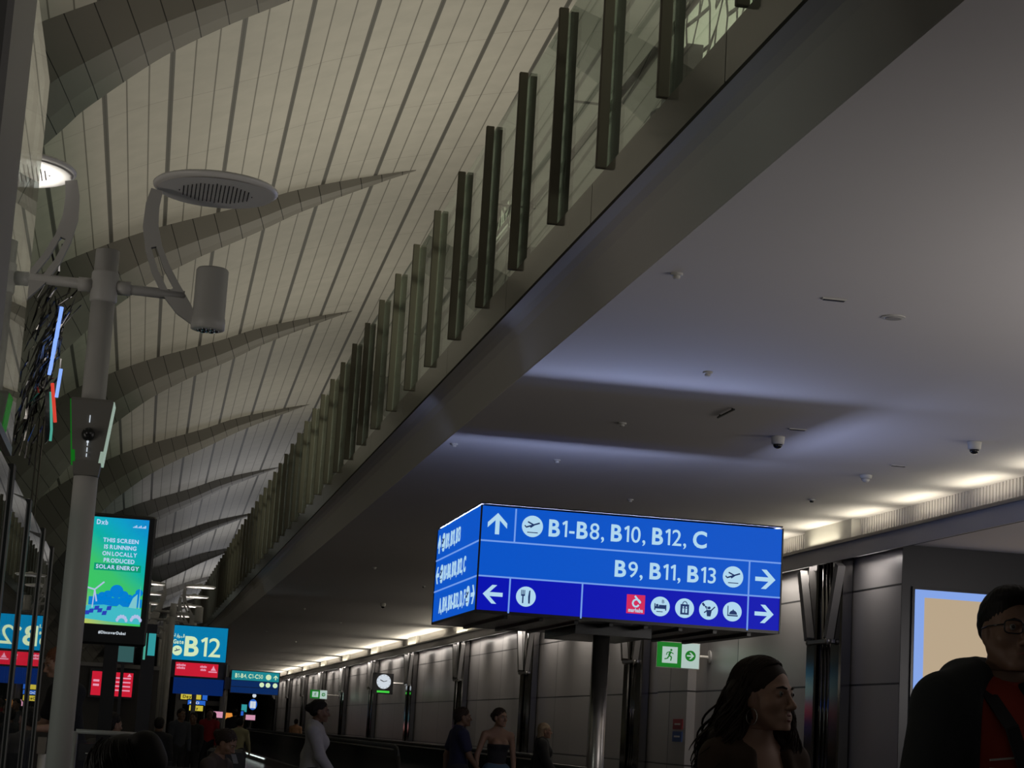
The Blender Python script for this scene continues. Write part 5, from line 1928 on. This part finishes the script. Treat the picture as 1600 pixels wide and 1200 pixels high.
def man_extras(man, J, T, s, hs):
    # open dark jacket: shell with the front cut away
    P = figure_prims(J, s, False, 1.08)
    pr = [p for p in P if p.tag in ('torso', 'hips', 'uarmL', 'uarmR', 'farmL', 'farmR')]
    ch = J['chest']
    pr.append(Prim('hood', 'cone', J['neck'] + V(-0.10, -0.055, 0.005) * s, J['neck'] + V(0.10, -0.055, 0.005) * s, 0.030 * s, 0.030 * s, k=0.03))
    pr.append(Prim('hood', 'cone', J['neck'] + V(-0.115, 0.01, -0.005) * s, J['neck'] + V(-0.10, -0.05, 0.005) * s, 0.026 * s, 0.030 * s, k=0.03))
    pr.append(Prim('hood', 'cone', J['neck'] + V(0.115, 0.01, -0.005) * s, J['neck'] + V(0.10, -0.05, 0.005) * s, 0.026 * s, 0.030 * s, k=0.03))
    # front opening
    pr.append(Prim('open', 'ell', ch + V(0.050, 0.20, -0.10) * s, V(0.100, 0.185, 0.62) * s, I3, k=0.012, sub=True))
    pr.append(Prim('open', 'ell', J['neck'] + V(0, 0.04, 0.09) * s, V(0.078, 0.10, 0.085) * s, I3, k=0.012, sub=True))
    np_mesh('jacket', field_mesh(pr, 0.010, 0.034 * s, (), 0.80 * s, None, 1.3), cloth((0.012, 0.015, 0.016)), man)
    # strap across the chest
    g = G()
    pts = [J['neck'] + V(0.095, 0.02, 0.055) * s, J['neck'] + V(0.085, 0.085, -0.03) * s, ch + V(0.06, 0.140, 0.06) * s, ch + V(0.02, 0.146, -0.05) * s, ch + V(-0.03, 0.142, -0.17) * s, ch + V(-0.09, 0.12, -0.30) * s]
    for a, b in zip(pts[:-1], pts[1:]):
        d = Vector(b - a); n = Vector((0, 1, 0)); w = d.cross(n).normalized()
        g.obox((a + b) / 2, d * 0.53, w * 0.022, n * 0.004)
    g.build('bag_strap', cloth((0.010, 0.010, 0.012)), man, False, True)
    # print on the shirt: a white crossing stroke
    g = G()
    FP = Face(ch + V(0.14, 0.128, -0.075) * s, (-1, 0, 0), (0, 0, 1))
    n = FP.n
    FP.n = Vector((0, 1, 0))
    M['print'] = mat('shirt_print', (0.45, 0.42, 0.36), 0.7)
    for a, b, w in (((0.02, 0.045), (0.10, 0.055), 0.006), ((0.02, 0.020), (0.10, 0.018), 0.006), ((0.11, 0.045), (0.20, 0.040), 0.007), ((0.11, 0.020), (0.20, 0.010), 0.007), ((0.113, 0.04), (0.113, 0.10), 0.008), ((0.10, 0.10), (0.115, 0.10), 0.006)):
        bar_on(FP, g, a, b, w, 0.0)
    g.build('shirt_print', M['print'], man, False, True)
    # glasses
    gl = G()
    for sd in (-1, 1):
        ring = []
        for k in range(20):
            a = 2 * PI * k / 20
            e = 0.55
            cx, cz = math.copysign(abs(math.cos(a)) ** e, math.cos(a)), math.copysign(abs(math.sin(a)) ** e, math.sin(a))
            ring.append(T(sd * 0.036 + 0.026 * cx, 0.106 - 0.010 * (abs(sd * 0.036 + 0.026 * cx) / 0.06) ** 2, 0.010 + 0.019 * cz))
        gl.tube(ring + [ring[0]], 0.0022 * hs, 6, False)
        gl.tube([T(sd * 0.062, 0.096, 0.016), T(sd * 0.081, 0.03, 0.014), T(sd * 0.083, -0.01, 0.008)], 0.0022 * hs, 6)
    gl.tube([T(-0.011, 0.106, 0.016), T(0, 0.109, 0.018), T(0.011, 0.106, 0.016)], 0.002 * hs, 6)
    go = gl.build('glasses', M['blackgloss'], man, True, True)
    g = G()
    g.tube([T(-0.021, 0.0925, -0.0645), T(0, 0.097, -0.063), T(0.021, 0.0925, -0.0645)], [0.003 * hs, 0.005 * hs, 0.003 * hs], 8)
    g.build('lips', M['lips'], man, True, True)


man_extras(man, J, T, s, hs)

# --- the curly-haired woman
woman, J, T, s, hs = person('woman with long curly dark hair and a hoop earring, looking right', 2.0, 6.2, (0.42, -0.9), 1.585,
    dict(thL=0.2, kbL=0.1, thR=-0.1, kbR=0.15, abL=0.16, abR=0.16, shw=0.165), fem=True, skin='skin_light', hair='hair_brown', hairstyle='none', look=0.22, nod=0.03,
    garments=[dict(name='top', tags=['torso'], rgb=(0.012, 0.012, 0.013), z=(0.98, 1.255), inf=0.010, vox=0.009), TROU((0.02, 0.022, 0.03)), SHOE()], vox=0.010, hvox=0.0038, headscale=1.06)


def woman_extras(w, J, T, s, hs):
    P = figure_prims(J, s, True)
    # open brown jacket hanging off the shoulders
    pr = [p for p in P if p.tag in ('torso', 'hips', 'uarmL', 'uarmR', 'farmL', 'farmR')]
    pr.append(Prim('o', 'ell', J['chest'] + V(0.0, 0.16, -0.05) * s, V(0.085, 0.17, 0.60) * s, I3, k=0.012, sub=True))
    pr.append(Prim('o', 'ell', J['neck'] + V(0, 0.05, 0.06) * s, V(0.125, 0.13, 0.105) * s, I3, k=0.012, sub=True))
    np_mesh('jacket', field_mesh(pr, 0.009, 0.022 * s, (), 0.78 * s, None, 1.3), cloth((0.050, 0.026, 0.013)), w)
    ch, nk = J['chest'], J['neck']
    for sd in (-1, 1):
        g = G()
        pts = [nk + V(sd * 0.095, -0.03, 0.005) * s, nk + V(sd * 0.095, 0.035, -0.02) * s, nk + V(sd * 0.085, 0.075, -0.09) * s, ch + V(sd * 0.07, 0.125, 0.03) * s]
        g.tube(pts, 0.006 * s, 6)
        g.build('top_strap', cloth((0.012, 0.012, 0.013)), w, True, True)
    g = G()
    pts = [nk + V(-0.10, -0.04, 0.022) * s, nk + V(-0.105, 0.03, 0.006) * s, nk + V(-0.10, 0.085, -0.10) * s, ch + V(-0.085, 0.155, -0.02) * s, ch + V(-0.05, 0.16, -0.2) * s]
    for a, b in zip(pts[:-1], pts[1:]):
        d = Vector(b - a); n = Vector((0.2, 1, 0.3)).normalized(); q = d.cross(n).normalized(); n = q.cross(d).normalized()
        g.obox((a + b) / 2, d * 0.53, q * 0.019, n * 0.005)
    tag(g.build('bag_strap', cloth((0.30, 0.24, 0.13)), w, False, True), 'cream shoulder strap')
    # hair: a full mass plus loose wavy strands
    H = []
    E_ = lambda c, r, k=0.03, sub=False: H.append(Prim('h', 'ell', T(*c), V(*r) * hs, rotz(0.22), k=k * hs, sub=sub))
    C_ = lambda a, b, ra, rb, k=0.04: H.append(Prim('h', 'cone', T(*a), T(*b), ra * hs, rb * hs, k=k * hs))
    E_((0, -0.022, 0.048), (0.084, 0.102, 0.086))
    E_((0, -0.062, -0.02), (0.086, 0.075, 0.10))
    for dx, dy in ((-0.070, -0.045), (-0.045, -0.075), (0.0, -0.09), (0.045, -0.075), (0.072, -0.045)):
        C_((dx, dy, 0.0), (dx * 1.6, dy - 0.03, -0.16), 0.034, 0.046)
        C_((dx * 1.6, dy - 0.03, -0.16), (dx * 2.15, dy - 0.045, -0.32), 0.046, 0.022)
    C_((-0.078, -0.010, 0.0), (-0.092, 0.02, -0.17), 0.018, 0.022)
    C_((-0.092, 0.02, -0.17), (-0.105, 0.04, -0.26), 0.022, 0.010)
    E_((0, 0.108, -0.045), (0.069, 0.092, 0.096), 0.012, True)
    E_((0.075, 0.035, -0.050), (0.045, 0.046, 0.055), 0.012, True)
    hm = field_mesh(H, 0.006)
    # wave the mass: locks of slightly different phase around the head
    c0 = T(0, -0.02, 0.04)
    hv = hm[0]
    ang = np.arctan2(hv[:, 0] - c0[0], hv[:, 1] - c0[1])
    drop = np.clip((c0[2] - hv[:, 2]) / 0.12, 0, 1)
    rad = np.stack([np.sin(ang), np.cos(ang), 0 * ang], 1)
    wob = np.sin(hv[:, 2] * 95 + 2.1 * np.sin(ang * 9)) * 0.010 + np.sin(ang * 31 + hv[:, 2] * 40) * 0.004
    hm = (hv + rad * (wob * drop)[:, None], hm[1])
    g = G()
    rnd = random.Random(5)
    for k in range(620):
        a = rnd.uniform(-2.40, 1.72)
        x0, y0 = 0.085 * math.sin(a), -0.022 - 0.101 * math.cos(a)
        if y0 > 0.03:
            y0 = 0.03
        z0 = rnd.uniform(-0.02, 0.10)
        shrink = math.sqrt(max(0.05, 1 - (max(z0 - 0.04, 0) / 0.095) ** 2))
        ln = rnd.uniform(0.22, 0.42)
        ph, fr, am = rnd.uniform(0, 6.28), rnd.uniform(34, 52), rnd.uniform(0.008, 0.018)
        out = rnd.uniform(0.7, 1.5)
        pts = []
        for i in range(17):
            q = i / 16
            spread = 1 + 1.05 * q * out
            env = am * min(1, q * 2.5)
            w1, w2 = env * math.sin(ph + fr * ln * q), env * math.cos(ph + fr * ln * q)
            ca, sa = math.cos(a), math.sin(a)
            px = x0 * shrink * spread + w1 * ca + w2 * sa
            py = y0 * shrink * (1 + 0.45 * q * out) - 0.03 * q - w1 * sa + w2 * ca + (0.035 * q if y0 > 0 else 0)
            pts.append(T(px, py, z0 - ln * q))
        g.tube(pts, [0.0040 * hs] * 12 + [0.0035 * hs, 0.003 * hs, 0.0025 * hs, 0.0018 * hs, 0.001 * hs], 5)
    # combed strands over the crown, falling from a side parting
    for k in range(260):
        sd = 1 if rnd.random() < 0.55 else -1
        yb = rnd.uniform(-0.09, 0.052)
        tw = rnd.uniform(0.9, 1.12)
        ph = rnd.uniform(0, 6.28)
        pts = []
        for i in range(12):
            q = i / 11
            th = 0.12 * (1 if sd < 0 else -1) + sd * 1.72 * q
            yy = yb - (0.05 + 0.35 * max(yb, 0)) * q * q
            ry = math.sqrt(max(0.05, 1 - ((yy + 0.022) / 0.106) ** 2))
            rr = (1.015 + 0.012 * math.sin(ph + 5 * q)) * ry
            pts.append(T(0.0845 * rr * math.sin(th), yy + 0.004 * math.sin(ph + 9 * q), 0.048 + 0.0875 * rr * math.cos(th) - 0.02 * q * q * tw))
        g.tube(pts, 0.0032 * hs, 5)
    v2, f2 = np.array([tuple(p) for p in g.v]), g.f
    me = bpy.data.meshes.new('hair')
    n0 = len(hm[0])
    me.from_pydata(hm[0].tolist() + v2.tolist(), [], [tuple(f) for f in hm[1].tolist()] + [tuple(i + n0 for i in f) for f in f2])
    me.materials.append(M['hair_brown'])
    me.polygons.foreach_set('use_smooth', [True] * len(me.polygons))
    ho = bpy.data.objects.new('hair', me)
    COL.objects.link(ho)
    ho.parent = w
    for sd in (1,):
        g = G()
        c = T(sd * 0.088, 0.012, -0.066)
        ring = [c + rotz(0.22) @ V(0.004 * math.sin(2 * PI * k / 22), 0.024 * math.sin(2 * PI * k / 22), 0.026 * math.cos(2 * PI * k / 22)) * hs for k in range(23)]
        g.tube(ring, 0.0018 * hs, 6, False)
        tag(g.build('earring', M['steel'], w, True, True), 'thin silver hoop earring')
    g = G()
    g.tube([T(-0.022, 0.0915, -0.0595), T(0, 0.0975, -0.056), T(0.022, 0.0915, -0.0595)], [0.003 * hs, 0.0052 * hs, 0.003 * hs], 8)
    g.tube([T(-0.020, 0.0910, -0.0705), T(0, 0.0970, -0.0740), T(0.020, 0.0910, -0.0705)], [0.003 * hs, 0.0058 * hs, 0.003 * hs], 8)
    g.build('lips', M['lips'], w, True, True)
    g = G()
    g.tube([T(-0.014, 0.0935, -0.0645), T(0, 0.0965, -0.0645), T(0.014, 0.0935, -0.0645)], 0.0030 * hs, 6)
    g.build('teeth', M['teeth'], w, True, True)


bpy.data.objects.remove([c for c in woman.children if c.name.startswith('hair')][0])
woman_extras(woman, J, T, s, hs)

# --- the head of the person seated nearest, bottom left
SIT = dict(seated=True, thL=1.5, kbL=1.5, thR=1.5, kbR=1.5, swL=0.4, swR=0.4, ebL=1.1, ebR=1.1, inL=0.3, inR=0.3, spread=0.12)
near, J, T, s, hs = person('person with a big dark hair bun seated nearest, seen from behind at the bottom left', 0.005, 4.9, (0.25, 1.0), 1.60, dict(SIT, lean=0.12), fem=True, skin='skin_tan', hair='hair_black', hairstyle='tied',
    garments=[LONG((0.02, 0.02, 0.022)), TROU((0.02, 0.02, 0.025)), SHOE()], z=-0.02 if False else 0.0, look=-0.2, nod=-0.05)


def near_hair(o, T, hs):
    H = []
    R = rotz(-0.2)
    E_ = lambda c, r, k=0.03, sub=False: H.append(Prim('h', 'ell', T(*c), V(*r) * hs, R, k=k * hs, sub=sub))
    E_((0, -0.025, 0.045), (0.088, 0.105, 0.088))
    E_((0, -0.07, -0.04), (0.092, 0.08, 0.11))
    E_((0.065, -0.06, 0.105), (0.040, 0.045, 0.038))
    E_((0.085, -0.055, 0.065), (0.040, 0.045, 0.040))
    E_((0, 0.110, -0.04), (0.068, 0.085, 0.11), 0.012, True)
    hm = field_mesh(H, 0.006)
    g = G()
    rnd = random.Random(9)
    for k in range(120):
        a = rnd.uniform(-2.4, 2.4)
        z0 = rnd.uniform(0.0, 0.12)
        sh = math.sqrt(max(0.04, 1 - (max(z0 - 0.045, 0) / 0.098) ** 2))
        pts = []
        for i in range(8):
            q = i / 7
            aa = a + 0.5 * q
            rr = 1.02 + 0.03 * math.sin(7 * q + k)
            zz = z0 - 0.12 * q
            s2 = math.sqrt(max(0.04, 1 - (max(zz - 0.045, 0) / 0.098) ** 2))
            pts.append(T(0.096 * rr * math.sin(aa) * s2, -0.025 - 0.112 * rr * math.cos(aa) * s2, zz))
        g.tube(pts, 0.0022 * hs, 5)
    n0 = len(hm[0])
    me = bpy.data.meshes.new('hair')
    me.from_pydata(hm[0].tolist() + [tuple(p) for p in g.v], [], [tuple(f) for f in hm[1].tolist()] + [tuple(i + n0 for i in f) for f in g.f])
    me.materials.append(M['hair_black'])
    me.polygons.foreach_set('use_smooth', [True] * len(me.polygons))
    ho = bpy.data.objects.new('hair', me)
    COL.objects.link(ho)
    ho.parent = o


bpy.data.objects.remove([c for c in near.children if c.name.startswith('hair')][0])
near_hair(near, T, hs)

# --- people further back
person('person in a loose white shirt walking right, left of the sign pole', 1.95, 20.7, (1.0, -0.15), 1.60, WALK, fem=True, skin='skin_brown', hair='hair_black', hairstyle='tied', nod=-0.05,
       garments=[LONG((0.34, 0.33, 0.34), inf=0.028), TROU((0.015, 0.015, 0.018)), SHOE()])
person('person in a navy T-shirt walking right beyond the walkway end', 4.0, 24.0, (0.9, 0.1), 1.62, dict(WALK, thL=0.2, thR=-0.1), skin='skin_brown', hair='hair_brown', hairstyle='short', look=-0.2,
       garments=[TEE((0.012, 0.014, 0.05)), TROU((0.015, 0.017, 0.03)), SHOE()], build=1.1)
person('person in a black strapless top and pale jeans facing the camera', 4.47, 24.0, (0.25, -1.0), 1.63, dict(abR=0.35, abL=0.15, ebR=0.1, thL=0.15, kbL=0.1), fem=True, skin='skin_tan', hair='hair_brown', hairstyle='tied', look=0.3,
       garments=[dict(name='top', tags=['torso'], rgb=(0.01, 0.01, 0.014), z=(1.0, 1.28), inf=0.012), TROU((0.05, 0.10, 0.17)), SHOE()])
person('person in black with shoulder-length pale hair, half behind the sign pole', 5.86, 28.0, (0.9, -0.2), 1.52, dict(WALK, thL=0.15, thR=-0.1), fem=True, skin='skin_tan', hair='hair_blond', hairstyle='long',
       garments=[LONG((0.008, 0.008, 0.009), inf=0.04), TROU((0.01, 0.01, 0.012)), SHOE()])
person('ginger-haired person in a black T-shirt standing behind the lamp post', -0.40, 16.9, (-0.9, -0.42), 1.80, dict(lean=0.20, headfwd=0.07, swL=0.25, swR=0.25, ebL=1.25, ebR=1.25, inL=0.15, inR=0.15, abL=0.12, abR=0.12, thL=0.05, kbL=0.05), skin='skin_light', hair='hair_ginger', hairstyle='short', nod=-0.30,
       garments=[TEE((0.010, 0.010, 0.012)), TROU((0.012, 0.012, 0.016)), SHOE()], hvox=0.005)
person('dark-haired person in a grey top seated beside the screen stand', -0.11, 20.0, (0.35, 1.0), 1.68, SIT, skin='skin_tan', hair='hair_black', hairstyle='short', look=-0.6,
       garments=[LONG((0.075, 0.068, 0.062)), TROU((0.02, 0.02, 0.025)), SHOE()])
person('person in a brown top seated looking at a phone under the gate sign', 0.72, 18.0, (0.85, -0.5), 1.60, dict(SIT, lean=0.35, headfwd=0.05), fem=True, skin='skin_tan', hair='hair_brown', hairstyle='tied', nod=-0.5,
       garments=[LONG((0.055, 0.038, 0.030)), TROU((0.015, 0.015, 0.02)), SHOE()])
person('person in a red shirt standing under the gate sign', 1.84, 43.9, (-0.3, -1.0), 1.52, dict(lean=0.12), skin='skin_brown', hair='hair_black', hairstyle='short', look=0.3,
       garments=[LONG((0.32, 0.015, 0.02)), TROU((0.015, 0.015, 0.02)), SHOE()], vox=0.018, hvox=0.011)
person('person in a pale yellow jacket right of the red-shirted person', 2.28, 40.5, (0.4, 1.0), 1.40, dict(WALK, lean=0.1), skin='skin_tan', hair='hair_black', hairstyle='short',
       garments=[LONG((0.30, 0.28, 0.16)), TROU((0.02, 0.02, 0.03)), SHOE()], vox=0.018, hvox=0.011)
person('person in an orange top riding the moving walkway far away', 5.55, 66.0, (0.2, 1.0), 1.44, {}, skin='skin_tan', hair='hair_black', hairstyle='short', z=0.03,
       garments=[LONG((0.36, 0.19, 0.10)), TROU((0.03, 0.03, 0.03)), SHOE()], vox=0.022, hvox=0.014, hands=False)
for px, py, hh, fd, lb in ((0.98, 36.0, 1.45, (0.5, -1), 'dark figure in blue-grey left of the red-shirted person'), (1.28, 37.5, 1.40, (-0.4, -1), 'dark figure in black directly left of the red-shirted person'),
                           (0.45, 26.0, 1.28, (0.2, 1), 'dark-haired short figure behind the seated grey-topped person'), (2.95, 55.0, 1.62, (0.1, 1), 'far dark figure between the thin pole and the walkway'),
                           (2.15, 50.0, 1.48, (0.6, 1), 'far dark figure right behind the thin sign pole')):
    person(lb, px, py, fd, hh, dict(lean=0.06), skin='skin_brown', hair='hair_black', hairstyle='short',
           garments=[LONG((0.03, 0.034, 0.045) if 'blue' in lb else (0.012, 0.012, 0.014)), TROU((0.012, 0.012, 0.014)), SHOE()], vox=0.022, hvox=0.012, hands=False)

# things held or set down
t = thing('phone', 'pale phone held by the seated person in a brown top', 'phone', (0.98, 17.78, 0.98))
G().obox((0.985, 17.80, 0.975), (0.022, 0.012, 0.0), (0.0, 0.0, 0.004), (-0.012, 0.022, 0.036)).build('body', M['boxgrey'], t)
t = thing('carry_bag', 'pale rounded bag standing on a case beside the seated phone user', 'bag', (1.05, 20.5, 1.02))
G().box(0.97, 1.13, 20.42, 20.58, 1.02, 1.14, 0.04).build('body', M['device'], t, True)
G().tube([(1.00, 20.5, 1.13), (1.01, 20.5, 1.17), (1.09, 20.5, 1.17), (1.10, 20.5, 1.13)], 0.006, 8).build('handle', M['rubber'], t, True)
t = thing('suitcase', 'upright dark suitcase under the pale bag', 'suitcase', (1.05, 20.5, 0))
G().box(0.86, 1.24, 20.36, 20.64, 0.06, 1.02, 0.03).build('shell', M['bench'], t)
for x in (0.92, 1.18):
    G().lathe([(0.03, -0.012), (0.03, 0.012)], (x, 20.5, 0.03), 12, (1, 0, 0)).build('wheel', M['rubber'], t)
